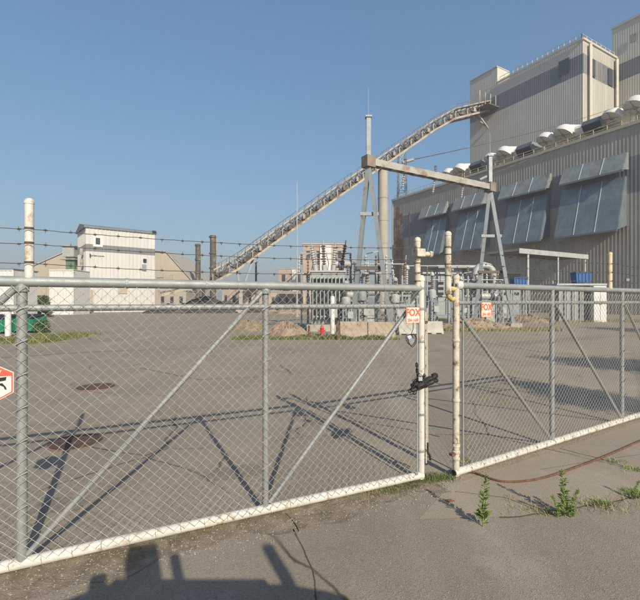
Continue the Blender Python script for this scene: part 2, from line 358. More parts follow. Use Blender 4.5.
# dirt and stones that collect along the foot of the gate
def stones(name, spots, m, label):
    mb = MB()
    for p, r in spots:
        k = len(mb.v); a0 = random.uniform(0, 6); hh = r * random.uniform(0.5, 0.9)
        ring = [p + V((math.cos(a0 + j * 1.571) * r * random.uniform(0.7, 1.2), math.sin(a0 + j * 1.571) * r * random.uniform(0.7, 1.2), 0)) for j in range(4)]
        mb.v += ring + [p + V((0, 0, hh))]; mb.f += [(k, k + 1, k + 4), (k + 1, k + 2, k + 4), (k + 2, k + 3, k + 4), (k + 3, k, k + 4)]
    return tag(mb.build(name, m), label, 'gravel', kind='stuff')
strip = MB()
for i in range(60):
    t0, t1 = -7.5 * i / 60 + 0.1, -7.5 * (i + 1) / 60 + 0.1
    def wob(t): return 0.36 + 0.09 * math.sin(t * 3.1) + 0.05 * math.sin(t * 9.3 + 1)
    a0, a1 = E1 + U1 * t0, E1 + U1 * t1; zz = V((0, 0, 0.008))
    strip.quad(a1 - N1 * 0.1 + zz, a0 - N1 * 0.1 + zz, a0 + N1 * wob(t0) + zz, a1 + N1 * wob(t1) + zz)
tag(strip.build('dirt_strip', mat('grey_road_dirt', (0.25, 0.20, 0.145), 0.95, var=0.3, scale=6, bump=0.9, bscale=60, col2=(0.17, 0.135, 0.09), amt=0.5, ascale=4)), kind='structure')
sp = []
for i in range(3600):
    t = random.uniform(-6.5, 0.3); o = random.gauss(0.22, 0.16); sp.append((E1 + U1 * t + N1 * o + V((0, 0, 0.006)), random.uniform(0.004, 0.013)))
for i in range(1300):
    t = random.uniform(0, 7); o = random.gauss(0.05, 0.12); sp.append((E2 + U2 * t + N2 * o + V((0, 0, 0.004)), random.uniform(0.004, 0.011)))
for i in range(1800):
    y = random.uniform(3.0, 12); sp.append((V((random.uniform(-0.8, 0.9) * y, y, 0.004)), random.uniform(0.003, 0.009)))
stones('loose_gravel', sp, M_GRAVEL, 'loose small stones scattered along the foot of the gate')

# manholes
def manhole(px, py, r, rc, label):
    c = G(px, py); t = thing('manhole_cover', label, 'manhole', c, 'manhole covers in the yard')
    MB().lathe([(rc, 0.002), (rc, 0.007), (r + 0.05, 0.009), (r + 0.05, 0.004)], c, 28).build('collar', M_COLLAR, t)
    MB().lathe([(r + 0.045, 0.003), (r + 0.045, 0.016), (r + 0.01, 0.016), (r + 0.01, 0.010)], c, 28).build('rim', M_LIDRIM, t)
    lid = MB().lathe([(r, 0.004), (r, 0.014), (0.001, 0.014)], c, 28).build('lid', M_LIDRIM, t)
    for i in range(5):
        for j in range(5):
            x, y = (i - 2) * r * 0.34, (j - 2) * r * 0.34
            if math.hypot(x, y) < r * 0.8: MB().box(c + V((x, y, 0.017)), (r * 0.2, r * 0.2, 0.006)).build('stud', M_LIDRIM, lid)
manhole(96, 387, 0.40, 0.56, 'round iron manhole cover lying farther into the yard asphalt')
manhole(76, 442, 0.33, 0.43, 'rusty round manhole cover with the gate shadow crossing it')

# ------------------------------------------------------------------ the big hall and its towers (one frame for all three)
HA = V((54.1, 70.6, 0)); HD = V((-0.505, 0.863, 0)).normalized(); HN = V((0.863, 0.505, 0)).normalized()
def ht(px, s): 
    k = (px - CX) / F; return (HA.x + s * HN.x - k * (HA.y + s * HN.y)) / (k * HD.y - HD.x)
def HW(t, s, z=0.0): p = HA + HD * t + HN * s; return V((p.x, p.y, z))
def hz(px, py, s): p = HW(ht(px, s), s); return H + (CY - py) / F * p.y
TL = ht(392.5, 0); TR = -14.0; HH = hz(640, 120, 0)
hall = thing('turbine_hall', 'long corrugated grey-brown industrial hall with rows of sloping blue-grey wall hoods', 'building', HW((TL + TR) / 2, 10))
core = MB().quadbox(HW(TL, 0.12, -0.3), HD * (TR - TL), HN * 42, V((0, 0, HH - 0.2)))
core.build('structure_wall', M_HALL, hall)
zb0, zb1 = hz(392.5, 240, 0), hz(392.5, 219, 0)
for nm, z0, z1, m in (('lower_siding', 0, zb0, M_HALL), ('band_siding', zb0, zb1, M_BAND), ('upper_siding', zb1, HH - 0.5, M_HALL)):
    MB().corr(HW(TL, 0), -HD, TL - TR, z0, z1, -HN, 0.6, 0.024).build(nm, m, hall)
MB().quadbox(HW(TL + 0.15, -0.28, HH - 0.5), -HD * (TL - TR + 0.15), HN * 0.8, V((0, 0, 0.55))).build('parapet_coping', M_TRIM, hall)
MB().quadbox(HW(TL + 0.02, -0.2, 0), -HD * 0.35, HN * 0.3, V((0, 0, HH - 0.5))).build('corner_trim', M_TRIM, hall)
for x0, x1, y0, y1, m in ((396, 399.4, 207, 300, M_RUSTSTAIN), (399.4, 402.6, 214, 268, M_RUSTSTAIN), (402.6, 404.2, 238, 285, M_RUSTSTAIN2), (394.2, 396, 228, 290, M_RUSTSTAIN2), (409, 410.2, 212, 246, M_RUSTSTAIN2)):
    t0, t1 = ht(x0, 0), ht(x1, 0); MB().corr(HW(t0, -0.035), -HD, t0 - t1, hz(x0, y1, 0), hz(x0, y0, 0), -HN, 0.6, 0.024).build('rust_stained_siding', m, hall)
# roof-edge railing
for i in range(34):
    t = TL - 0.5 - i * (TL - TR - 1) / 33
    MB().bar(HW(t, 0.3, HH), HW(t, 0.3, HH + 1.1), 0.09).build('rail_post', M_RAILY, hall)
for zz in (0.55, 1.1):
    MB().bar(HW(TL - 0.5, 0.3, HH + zz), HW(TR, 0.3, HH + zz), 0.08).build('rail', M_RAILY, hall)
def hood(name, pl, pr, zt, zb, p, m, npan, label):
    tl, tr = ht(pl, -p), ht(pr, 0); h = MB()
    top = 0.35
    root = MB().quadbox(HW(tl, -0.16, zt), -HD * (tl - tr), -HN * (top), V((0, 0, 0.12))).build(name, m, hall); root['label'] = label
    a = lambda t, e=0: HW(t, -0.16 - top, zt + 0.06 + e); b = lambda t, e=0: HW(t, -p, zb + e)
    nr = (b(tl) - a(tl)).cross(HD).normalized()
    if nr.z < 0: nr = -nr
    for i in range(npan):
        ta = tl + (tr - tl) * i / npan; tb = tl + (tr - tl) * (i + 1) / npan; gap = -0.03
        o = a(ta - 0.03); MB().quadbox(o, a(tb + 0.03) - o, b(ta - 0.03) - o, nr * 0.1).build('panel', m, root)
        if i: MB().bar(a(ta) + nr * 0.12, b(ta) + nr * 0.12, 0.11, 0.08, nr).build('seam', M_SEAM, root)
    for t in (tl - 0.02, tr + 0.02):
        MB().prism([a(t), b(t), HW(t, -0.16, zb + (zt - zb) * 0.10), HW(t, -0.16, zt)], HD * (0.06 if t == tl - 0.02 else -0.06)).build('side_cheek', m, root)
    MB().bar(b(tl) - V((0, 0, 0.1)), b(tr) - V((0, 0, 0.1)), 0.12, 0.28).build('lip', M_STEEL, root)
    # dark louvres in the wall under the hood
    MB().quadbox(HW(tl - 0.3, -0.17, zb + 0.9), -HD * (tl - tr - 0.6), HN * 0.02, V((0, 0, zt - zb - 1.2))).build('louvre_opening', M_DARK, root)
zlb, zlt = hz(628, 228, -3.2) , hz(627, 177, 0)
for (pl, pr), lb in zip(((554, 627), (501, 550), (452, 490), (421, 449)), ('end nearest the white cabinet', 'second', 'third', 'fourth')):
    hood('hood', pl, pr, zlt, zlb, 3.3, M_HOOD, 3, 'large sloping blue-grey hood')
zut, zub = hz(630, 153, 0), hz(630, 168, -2.0)
for pl, pr in ((559, 629), (497.5, 552), (451, 488), (418, 449)):
    hood('upper_hood', pl, pr, zut, zub, 2.1, M_HOOD2, 3, 'narrow upper grey hood')
# small wall lights
for px, py in ((563, 243), (554, 268), (630, 280), (540, 262)):
    t = ht(px, 0); z = hz(px, py, 0)
    MB().bar(HW(t, -0.1, z), HW(t, -1.0, z + 0.15), 0.12).box(HW(t, -1.1, z), (0.5, 0.5, 0.4)).build('wall_lamp', M_STEEL, hall)

def tower(name, label, tl, tr, s0, depth, zt, bands, pitch=0.48):
    b = thing(name, label, 'building', HW((tl + tr) / 2, s0 + depth / 2, 0)); zbase = HH - 0.1
    MB().quadbox(HW(tl, s0 + 0.1, -0.2), -HD * (tl - tr), HN * (depth - 0.1), V((0, 0, zt - 0.1))).build('structure_wall', M_TOWER, b)
    zs = [zbase] + [z for bd in bands for z in bd] + [zt]
    for i in range(len(zs) - 1):
        m = M_BAND if i % 2 else M_TOWER; nm = 'band_siding' if i % 2 else 'siding'
        MB().corr(HW(tl, s0), -HD, tl - tr, zs[i], zs[i + 1], -HN, pitch, 0.013).build(nm, m, b)
        MB().corr(HW(tr, s0), HN, depth, zs[i], zs[i + 1], -HD, pitch, 0.015).build(nm, m, b)
    return b
S1 = 11.0; T1L, T1R = ht(470, S1), ht(583, S1); Z1 = hz(583, 40, S1)
bz0, bz1 = hz(583, 73, S1), hz(583, 53, S1)
T1D = 14.3
boiler = tower('boiler_house', 'tall beige corrugated boiler house the coal conveyor runs into', T1L, T1R, S1, T1D, Z1, [(bz0, bz1)])
tp = ht(497, S1)
for a, bb, l in ((HW(T1L, S1 - .15), -HD, T1L - T1R + .15), (HW(T1R - .05, S1 - .15), HN, T1D)):
    a = a + (bb * (T1L - tp) if bb == -HD else V((0, 0, 0))); l = l - (T1L - tp if bb == -HD else 0); a.z = Z1; out = -HN if bb == -HD else -HD
    MB().quadbox(a, bb * l, out * 0.25, V((0, 0, 0.45))).build('roof_edge', M_TRIM, boiler)
# raised penthouse at the conveyor end
MB().corr(HW(T1L, S1 - 0.02), -HD, T1L - tp, Z1 - 0.0, hz(470, 82, S1), -HN, 0.48, 0.013).build('penthouse_siding', M_TOWER, boiler)
MB().quadbox(HW(T1L, S1 + 0.1, Z1), -HD * (T1L - tp), HN * 5, V((0, 0, hz(470, 82, S1) - Z1 - 0.02))).build('penthouse', M_TOWER, boiler)
MB().quadbox(HW(T1L, S1 - 0.2, hz(470, 82, S1)), -HD * (T1L - tp + 0.1), HN * 5.3, V((0, 0, 0.25))).build('penthouse_coping', M_TRIM, boiler)
def winbox(b, t, s, w, z0, z1, face):
    d = -HD if face == 'front' else HN; nn = -HN if face == 'front' else -HD
    o = HW(t, s, z0) + nn * 0.16
    MB().quadbox(o, d * w, nn * 0.02, V((0, 0, z1 - z0))).build('window', M_GLASS, b)
def vpx(px, s0, tr):     # on the end face: depth s for a pixel column
    k = (px - CX) / F; p = HA + HD * tr; return (k * p.y - p.x) / (HN.x - k * HN.y)
ta, tb = ht(559, S1), ht(569.5, S1); winbox(boiler, ta, S1, ta - tb, hz(564, 75, S1), hz(564, 60, S1), 'front')
for x0, x1 in ((590, 594.5), (607.5, 612)):
    s0, s1 = vpx(x0, S1, T1R), vpx(x1, S1, T1R); zz = HW(T1R, s0)
    winbox(boiler, T1R, s0, s1 - s0, bz0 + 0.2, bz1 - 0.3, 'end')
for x0, w in ((588, 0.5), (614.5, 0.5)):
    s0 = vpx(x0, S1, T1R); MB().bar(HW(T1R - 0.5, s0, HH), HW(T1R - 0.5, s0, Z1 - 0.5), w, w).build('downpipe', M_TRIM, boiler)
n = 16
for i in range(n + 1):
    t = tp - 0.6 - (tp - T1R - 1) * i / n
    MB().bar(HW(t, S1 + 0.3, Z1 + .3), HW(t, S1 + 0.3, Z1 + 1.7), 0.1).build('rail_post', M_RAILY, boiler)
for i in range(8):
    s = S1 + 0.3 + (T1D - 0.6) * i / 7; MB().bar(HW(T1R + 0.4, s, Z1 + .3), HW(T1R + 0.4, s, Z1 + 1.7), 0.1).build('rail_post', M_RAILY, boiler)
for zz in (1.0, 1.7):
    MB().bar(HW(tp - 0.6, S1 + 0.3, Z1 + zz), HW(T1R + 0.4, S1 + 0.3, Z1 + zz), 0.08).build('rail', M_TRIM, boiler)
    MB().bar(HW(T1R + 0.4, S1 + 0.3, Z1 + zz), HW(T1R + 0.4, S1 + T1D - 0.3, Z1 + zz), 0.08).build('rail', M_TRIM, boiler)
S2 = S1 + T1D + 0.3; T2L = ht(612, S2); Z2 = hz(612, 30, S2)
t2 = tower('boiler_house', 'tallest beige corrugated tower block behind the domed roof fans', T2L, -30, S2, 26, Z2, [(hz(618, 82, S2), hz(618, 65, S2))])
MB().quadbox(HW(T2L + .1, S2 - .2, Z2), -HD * (T2L + 30), HN * 0.5, V((0, 0, 0.5))).build('roof_edge', M_TRIM, t2)
ta, tb = ht(630.5, S2), ht(637, S2)
MB().quadbox(HW(ta, S2 - .16, hz(634, 42, S2)), -HD * (ta - tb), -HN * 0.08, V((0, 0, hz(634, 34, S2) - hz(634, 42, S2)))).build('vent_grille', M_STEEL2, t2)

# ------------------------------------------------------------------ roof ventilators
ORD = ('first', 'second', 'third', 'fourth', 'fifth', 'sixth', 'seventh', 'eighth')
def vent(px, py, r, i):
    s = 2.6; t = ht(px, s); z = hz(px, py, s); c = HW(t, s, z); b = HW(t - .3, s + 1.5, HH)
    v = thing('roof_ventilator', 'white domed roof fan with a round dark mouth, %s from the lattice tower' % ORD[i], 'ventilator', b, 'domed fans on the hall roof')
    ax = (HN * .45 + HD * -.25 + up * .86).normalized()
    MB().lathe([(r * .9, .02), (r, 0), (r, .3), (r * .95, r * .42), (r * .8, r * .72), (r * .5, r * .95), (0, r * 1.05)], c, 26, ax).build('dome', M_WHITE, v, smooth=True)
    MB().lathe([(0, .06), (r * .93, .06), (r * .93, .10), (0, .10)], c, 26, ax).build('mouth', M_MOUTHSHADE, v)
    q = V((0, 0, 1)).rotation_difference(ax)
    for k in range(4):
        a = k * math.pi / 2 + .4; e = q @ V((math.cos(a), math.sin(a), 0)); MB().bar(c + e * .3 - ax * .02, c + e * r * .95 - ax * .02, .06, .05, ax).build('guard_bar', M_CONVD, v)
    MB().lathe([(.45, -.06), (.45, .1)], c, 12, ax).build('hub', M_STEEL2, v)
    MB().tube(c + ax * r * .5 + HN * .4, c + ax * r * .75 + HN * 3.6 - HD * .6, r * .66, 18).build('drum', M_WHITE, v, smooth=True)
    MB().bar(b + up * 0, V((b.x, b.y, c.z + .5)), 1.1).build('pedestal', M_TRIM, v)
    for k in (-1.2, 1.2): MB().bar(HW(t + k, s + .8, HH), HW(t + k * .8, s + .8, z + .4), .16).build('leg', M_RAILY, v)
M_MOUTHSHADE = mat('shaded_mouth', (.012, .010, .008), .8, var=.5, scale=1.5)  # near-black colour of the mouth disc paints in the shade inside the dome
def housing(px, py, w, h, i):
    s = 3.2; t = ht(px, s); z = hz(px, py, s) - HH; c = HW(t, s, HH)
    v = thing('exhaust_housing', 'exhaust housing with a dark louvred face, %s from the lattice tower along the roof' % ORD[i], 'housing', c, 'exhaust housings on the hall roof')
    P = lambda a, b, e: HW(t - a, s + b, HH + e)
    MB().prism([P(-w / 2, 0, z - h * 0.55), P(-w / 2, -1.2, z + h * 0.05), P(-w / 2, -0.4, z + h * 0.5), P(-w / 2, 3.5, z + h * 0.5), P(-w / 2, 3.5, z - h * 0.55)], -HD * w).build('casing', M_STEEL, v)
    a, b = P(-w / 2, 0, z - h * 0.55), P(-w / 2, -1.2, z + h * 0.05); nn = (b - a).cross(HD).normalized()
    if nn.y > 0: nn = -nn
    MB().quadbox(a + nn * 0.01 - HD * 0.1, -HD * (w - 0.2), b - a, nn * 0.05).build('dark_face', M_DARK, v)
    a, b = P(-w / 2, -1.2, z + h * 0.05), P(-w / 2, -0.4, z + h * 0.5); nn = (b - a).cross(HD).normalized()
    if nn.y > 0: nn = -nn
    for i in range(5):
        k = i / 5; MB().quadbox(a.lerp(b, k) + nn * 0.02, -HD * w, (b - a) * 0.12, nn * 0.16).build('louvre', M_HOOD, v)
    for da in (-w / 2 + .1, 0, w / 2 - .3):
        for db in (0.2, 2.9): MB().bar(P(da, db, 0), P(da, db, z - h * 0.5), 0.18).build('leg', M_RAILY, v)
    MB().prism([P(-w / 2 - 3.2, .2, z - h * .3), P(-w / 2 - 3.2, .0, z + h * .25), P(-w / 2 - 3.2, .6, z + h * .55), P(-w / 2 - 3.2, 3.4, z + h * .55), P(-w / 2 - 3.2, 3.4, z - h * .3)], -HD * 3.1).build('intake_duct', M_WHITE, v)
    MB().tube(P(w / 2 + .1, 0.4, 0.7), P(w / 2 + 2.2, 0.4, 0.7), 0.3, 10).build('pipe', M_TRIM, v)
    MB().tube(P(w / 2 + 1.0, 0.4, 0.0), P(w / 2 + 1.0, 0.4, 1.5), 0.45, 10).build('valve_drum', M_RAILY, v)
    MB().bar(P(-w / 2 - 1.5, -.4, 1.0), P(w / 2 + 1.5, -.4, 1.0), 0.16).build('crossbeam', M_RAILY, v)
for i, (px, py, r) in enumerate(((448.5, 176, 1.9), (460, 172, 2.0), (490.5, 161, 1.75), (504, 155.5, 1.95), (545, 142, 1.85), (563, 135, 1.95), (611.5, 118.5, 1.75), (635, 108, 1.95))): vent(px, py, r, i)
for i, (px, py, w, h) in enumerate(((478, 166.5, 3.4, 2.3), (526, 150, 3.6, 2.4), (594, 125.5, 3.4, 2.3))): housing(px, py, w, h, i)

# ------------------------------------------------------------------ coal conveyor
pU = HW(ht(487, S1), S1 - 0.2, 0); pL = AT(160, 297, 80)
def on_plan(px, py):
    k = (px - CX) / F; a, b = V((pL.x, pL.y)), V((pU.x, pU.y)); d = b - a
    u = (k * a.y - a.x) / (d.x - k * d.y); q = a + d * u; return V((q.x, q.y, H + (CY - py) / F * q.y))
cv = [on_plan(*p) for p in ((160, 297), (212, 284.5), (236, 271.5), (335, 200), (430, 134), (452, 121.5), (487, 113))]
conv = thing('coal_conveyor', 'long rusty cream truss conveyor climbing to the boiler house', 'conveyor', V((cv[1].x, cv[1].y, 0)))
side = V((pU.x - pL.x, pU.y - pL.y, 0)).normalized(); side = V((side.y, -side.x, 0)); W2 = 1.35
CHT = 2.75
up = V((0, 0, 1))
def chain(name, off, dz, w, h, m, pts=cv, i0=0):
    for a, b in zip(pts[i0:], pts[i0 + 1:]):
        MB().bar(a + side * off + up * dz, b + side * off + up * dz + (b - a).normalized() * 0.05, w, h).build(name, m, conv)
for sg in (-1, 1):
    chain('bottom_chord', sg * W2, 0.25, 0.3, 0.44, M_CONV)
    chain('top_chord', sg * W2, CHT, 0.2, 0.26, M_CONV, i0=1)
    chain('handrail', sg * (W2 + 0.5), CHT + 0.85, 0.09, 0.09, M_CONVD, i0=1)
    chain('walkway', sg * (W2 + 0.3), CHT - 0.35, 0.7, 0.1, M_CONVD, i0=1)
chain('belt_deck', 0, 0.75, 2.3, 0.2, M_CONVD)
chain('belt_cover', 0, 1.3, 1.5, 0.55, M_CONVD, i0=1)
rung = {}
def bay_piece(name, a, b, w, m):
    L = (b - a).length; key = (name, round(L, 2), w)
    if key not in rung:
        tmp = MB().box((0, 0, L / 2), (w, w, L)); me = bpy.data.meshes.new(name); me.from_pydata([tuple(p) for p in tmp.v], [], tmp.f); me.materials.append(m); rung[key] = me
    q = (b - a).normalized().to_track_quat('Z', 'Y')
    share(rung[key], name, conv, Matrix.Translation(a - LOC[conv.name]) @ q.to_matrix().to_4x4())
for a, b in zip(cv[1:], cv[2:]):
    n = max(1, round((b - a).length / 2.0))
    for i in range(n):
        p, q = a.lerp(b, i / n), a.lerp(b, (i + 1) / n)
        for sg in (-1, 1):
            o = side * sg * W2
            bay_piece('post', p + o + up * 0.5, p + o + up * CHT, 0.17, M_CONV)
            if i % 2: bay_piece('diagonal', p + o + up * 0.55, q + o + up * (CHT - 0.1), 0.15, M_CONVD)
            else: bay_piece('diagonal', p + o + up * (CHT - 0.1), q + o + up * 0.55, 0.15, M_CONVD)
            o2 = side * sg * (W2 + 0.5); bay_piece('rail_post', p + o2 + up * (CHT - 0.35), p + o2 + up * (CHT + 0.85), 0.08, M_CONVD)
        bay_piece('crosspiece', p - side * W2 + up * CHT, p + side * W2 + up * CHT, 0.14, M_CONV)
        MB().box(p + side * (W2 + 0.25 if i % 2 else -W2 - 0.25) + up * 1.2, (0.5, 0.5, 0.9)).build('idler_guard', M_CONVD if i % 3 else M_CONV, conv)
# head platform at the tower
hp = cv[-1]
MB().box(hp + side * 0.3 + V((-1.6, -1.2, 0.1)), (6.4, 4.2, 0.3), math.atan2(HD.y, HD.x)).build('head_platform', M_CONVD, conv)
for i in range(5):
    q = hp + side * (2.6) + V((-5 + i * 1.7, -3.2 + i * 0.9, 0.1)); MB().bar(q, q + up * 3.0, 0.16).build('platform_post', M_CONV, conv)
for i in range(2):
    MB().bar(hp + V((-4.5, -1.4, -0.1)) + side * (i * 2 - 1), HW(ht(487, S1) - 0.5, S1 - 0.15, hp.z - 4.2), 0.3).build('knee_brace', M_STEEL2, conv)
# bents carrying it
pk = on_plan(383, 176)
pil = thing('conveyor_pier', 'tall round pale concrete pier carrying the coal conveyor', 'pier', V((pk.x, pk.y, 0)))
MB().lathe([(1.25, -0.2), (1.22, pk.z * 0.5), (1.15, pk.z + 2.6)], (pk.x, pk.y, 0), 20).build('shaft', M_CONC, pil, smooth=True)
for i in range(1, 6): MB().lathe([(1.27, pk.z * i / 6), (1.27, pk.z * i / 6 + 0.12)], (pk.x, pk.y, 0), 20).build('joint_ring', M_CONC, pil)
pk = on_plan(241, 268)
bent = thing('conveyor_bent', 'dark Y-shaped steel support under the low end of the conveyor', 'support', V((pk.x, pk.y, 0)))
MB().bar((pk.x, pk.y, -0.2), (pk.x, pk.y, 4.0), 0.7).build('column', M_STEEL2, bent)
for dx, dz in ((-0.9, 0.3), (2.6, 3.0)):
    MB().bar((pk.x, pk.y, 4.0), (pk.x + dx * 1.0, pk.y + dx * 0.35, pk.z + dz - 0.3), 0.4).build('arm', M_STEEL, bent)
MB().box((pk.x, pk.y, 0.4), (1.8, 1.8, 0.8)).build('footing', M_CONC, bent)
lt = HW(ht(402, 4), 4, HH); topz = on_plan(402, 160).z
lat = thing('lattice_support', 'slender steel lattice tower standing on the hall roof below the conveyor', 'lattice tower', lt)
wb = 1.25
lh = hz(402, 152, 4) - HH
cor = [V((sx * wb, sy * wb, 0)) for sx, sy in ((-1, -1), (1, -1), (1, 1), (-1, 1))]
for c in cor: MB().bar(lt + c, lt + c * 0.8 + up * lh, 0.2).build('leg', M_STEEL, lat)
for k in range(5):
    z0, z1 = lh * k / 5, lh * (k + 1) / 5
    for i in range(4):
        a, b = cor[i], cor[(i + 1) % 4]; f0, f1 = 1 - 0.2 * k / 5, 1 - 0.2 * (k + 1) / 5
        MB().bar(lt + a * f0 + up * z0, lt + b * f1 + up * z1, 0.12).build('brace', M_STEEL, lat)
        MB().bar(lt + a * f1 + up * z1, lt + b * f1 + up * z1, 0.12).build('ring', M_STEEL, lat)
# coal heap and ramp under the low end
def heap(name, c, rx, ry, h, m, label, cat, n=26, rings=7, seed=1, pw=1.2):
    random.seed(seed); mb = MB(); c = V(c); ph = [random.uniform(0, 6) for _ in range(6)]
    def rad(a): return 1 + 0.10 * math.sin(2 * a + ph[0]) + 0.08 * math.sin(3 * a + ph[1]) + 0.05 * math.sin(7 * a + ph[2])
    for j in range(rings + 1):
        f = 1 - j / rings
        for i in range(n):
            a = 2 * math.pi * i / n; k = rad(a) * f
            mb.v.append(c + V((math.cos(a) * rx * k, math.sin(a) * ry * k, h * (1 - f ** pw) * (1 + random.uniform(-.2, .2) + .15 * math.sin(5 * a + ph[3]) * f) if j else -0.1)))
    for j in range(rings):
        for i in range(n):
            a = j * n + i; b = j * n + (i + 1) % n; mb.f.append((a, b, b + n, a + n))
    o = mb.build(name, m); single(o, c); tag(o, label, cat)
    if rx > 1:
        cl = MB()
        for q in range(170):
            a, f = random.uniform(0, 6.283), random.random() ** .5 * 1.12; r = rx * random.uniform(.012, .04) * (1.4 if random.random() < .1 else 1); k = rad(a) * f
            hh = h * (1 - min(1, f) ** pw); cl.sphere(c + V((math.cos(a) * rx * k, math.sin(a) * ry * k, hh + r * .2)), r, 6, 4, (1, 1, .7), .3)
        tag(cl.build('clod', m, o), kind='stuff')
    return o
p = AT(205, 300, 88); heap('coal_pile', (p.x, p.y, 0), 10, 6, 3.0, M_COAL, 'dark coal pile beneath the foot of the conveyor', 'coal pile', seed=4)
p = AT(168, 300, 84); heap('coal_pile', (p.x, p.y, 0), 5, 4, 1.7, M_COAL, 'low dark coal heap beside the white mill building', 'coal pile', seed=9)
# ------------------------------------------------------------------ left background: mill, sheds, stacks
def building(name, label, c0, d, w, nrm, depth, z, m, pitch=0.9, zr=None, parts=True):
    """box building: front from c0 along d (width w), going back along nrm"""
    b = thing(name, label, 'building', V((c0.x, c0.y, 0)) + d * w / 2 + nrm * depth / 2)
    MB().quadbox(V((c0.x, c0.y, -0.2)) + nrm * 0.1 + d * 0.05, d * (w - 0.1), nrm * (depth - 0.1), V((0, 0, z))).build('structure_wall', m, b)
    MB().corr(c0, d, w, 0, z, -nrm, pitch, 0.07).build('siding', m, b)
    MB().corr(c0 + nrm * depth, -nrm, depth, 0, z, -d, pitch, 0.07).build('end_siding', m, b)
    return b
c0 = AT(86, 300, 95 * 0.917); c0.z = 0; c1 = AT(155, 300, 95 * 0.917 * 1.1); c1.z = 0
md = (c1 - c0).normalized(); mn = V((-md.y, md.x, 0)); mw = (c1 - c0).length; mz = H + (CY - 227.5) / F * c0.y
mill = thing('mill_building', 'white metal-clad mill building with one grey stripe and few small windows', 'building', c0 + md * mw / 2)
MB().quadbox(c0 + mn * 0.1 - up * .2, md * mw, mn * 10.5, up * (mz)).build('structure_wall', M_MILLW, mill)
zb = [0, mz - 4.9, mz - 3.4, mz]
for i, m in enumerate((M_MILLW, M_MILLB, M_MILLW)):
    MB().corr(c0, md, mw, zb[i], zb[i + 1], -mn, 0.75, 0.07).build('band_siding' if i == 1 else 'siding', m, mill)
    MB().corr(c0 + mn * 10.6, -mn, 10.6, zb[i], zb[i + 1], -md, 0.75, 0.07).build('band_siding' if i == 1 else 'end_siding', m, mill)
MB().prism([c0 - md * 0.4 - mn * 0.3 + up * mz, c0 - md * .4 - mn * 0.3 + up * (mz + .45), c0 - md * .4 + mn * 5.3 + up * (mz + 1.5), c0 - md * .4 + mn * 10.9 + up * (mz + .3), c0 - md * .4 + mn * 10.9 + up * mz], md * (mw + .8)).build('roof', M_ROOFG, mill)
def mpx(px): 
    k = (px - CX) / F; return (k * c0.y - c0.x) / (md.x - k * md.y)
def mill_rect(name, x0, x1, y0, y1, m, proud=0.1, frame=None):
    u0, u1 = mpx(x0), mpx(x1); yy = (c0 + md * (u0 + u1) / 2).y; z0, z1 = H + (CY - y1) / F * yy, H + (CY - y0) / F * yy
    if frame:
        w = MB().quadbox(c0 + md * (u0 - .5) - mn * 0.09 + up * (z0 - .5), md * (u1 - u0 + 1), -mn * 0.06, up * (z1 - z0 + 1)).build(name, frame, mill)
        MB().quadbox(c0 + md * u0 - mn * 0.16 + up * z0, md * (u1 - u0), -mn * 0.03, up * (z1 - z0)).build('pane', m, w); return w
    return MB().quadbox(c0 + md * u0 - mn * 0.09 + up * z0, md * (u1 - u0), -mn * proud, up * (z1 - z0)).build(name, m, mill)
mill_rect('window', 95.5, 100, 238, 244.5, M_GLASS, frame=M_WHITE)
mill_rect('vent_louvre', 142, 146, 264.5, 270.5, M_STEEL, 0.25)
mill_rect('wall_fan', 143, 146, 259, 262, M_DARK, 0.4)
mill_rect('hatch', 118, 127, 288, 293.5, mat('hatch_tan', (0.42, 0.33, 0.25), 0.7, var=0.1, scale=2), 0.12)
mill_rect('pipe_bracket', 89.5, 90.5, 254, 257, M_DARK, 0.3); mill_rect('conduit', 90.5, 104, 255.3, 255.9, M_STEEL2, 0.15)
mill_rect('door', 88, 93, 290, 304, M_BEIGE, 0.05)
mill_rect('roof_lamp', 152, 155.5, 231, 233, M_DARK, 0.5)
for z in (8.0, 10.5, 13): MB().box(c0 + mn * 2.5 - md * 0.35 + up * z, (0.6, 0.6, 1.6)).build('ladder_cage', M_STEEL2, mill)
# bucket elevator tower left of the mill
p = AT(72, 300, 96); ele = thing('elevator_leg', 'narrow grey and green elevator leg beside the white mill building', 'elevator', (p.x, p.y, 0))
MB().box((p.x, p.y, 6.2), (1.8, 1.8, 12.8)).build('casing', M_TLIGHT, ele)
MB().box((p.x, p.y - .2, 13.6), (2.6, 2.6, 2.2)).build('head', M_TLIGHT, ele)
MB().box((p.x + .3, p.y - 1.0, 10.4), (2.0, 0.5, 2.4)).build('guard', mat('dull_green_paint', (0.10, 0.18, 0.10), 0.6), ele)
for z in (9, 11.9, 14.9): MB().box((p.x, p.y - .4, z), (3.6, 3.0, 0.2)).build('platform', M_STEEL2, ele)
# beige storage shed behind, broad roof
Y = 125; P = [AT(x, y, Y) for x, y in ((22, 306), (34, 266), (80, 246), (166, 252), (193, 282), (196, 306))]
for q in P: q.y = Y
P[0].z = P[-1].z = -0.2
sh = thing('storage_shed', 'broad beige storage shed with sloping roof ends behind the white mill', 'building', ((P[0].x + P[-1].x) / 2, Y + 12, 0))
MB().prism(P, (0, 24, 0)).build('wall', M_BEIGE, sh)
for a, b in zip(P[1:-1], P[2:]):
    if b is P[-1]: continue
    d = (b - a); nn = V((-d.z, 0, d.x)).normalized()
    MB().quadbox(a + V((0, -0.4, 0)) + nn * 0.03, d, (0, 24.6, 0), nn * 0.25).build('roof_slope', M_CONC, sh)
for x in range(int(P[0].x) + 4, int(P[-1].x) - 3, 3):
    zt = min(P[1].z, P[4].z) - 1; MB().box((x, Y - 0.1, zt / 2), (0.25, 0.2, zt)).build('wall_rib', M_BEIGE, sh)
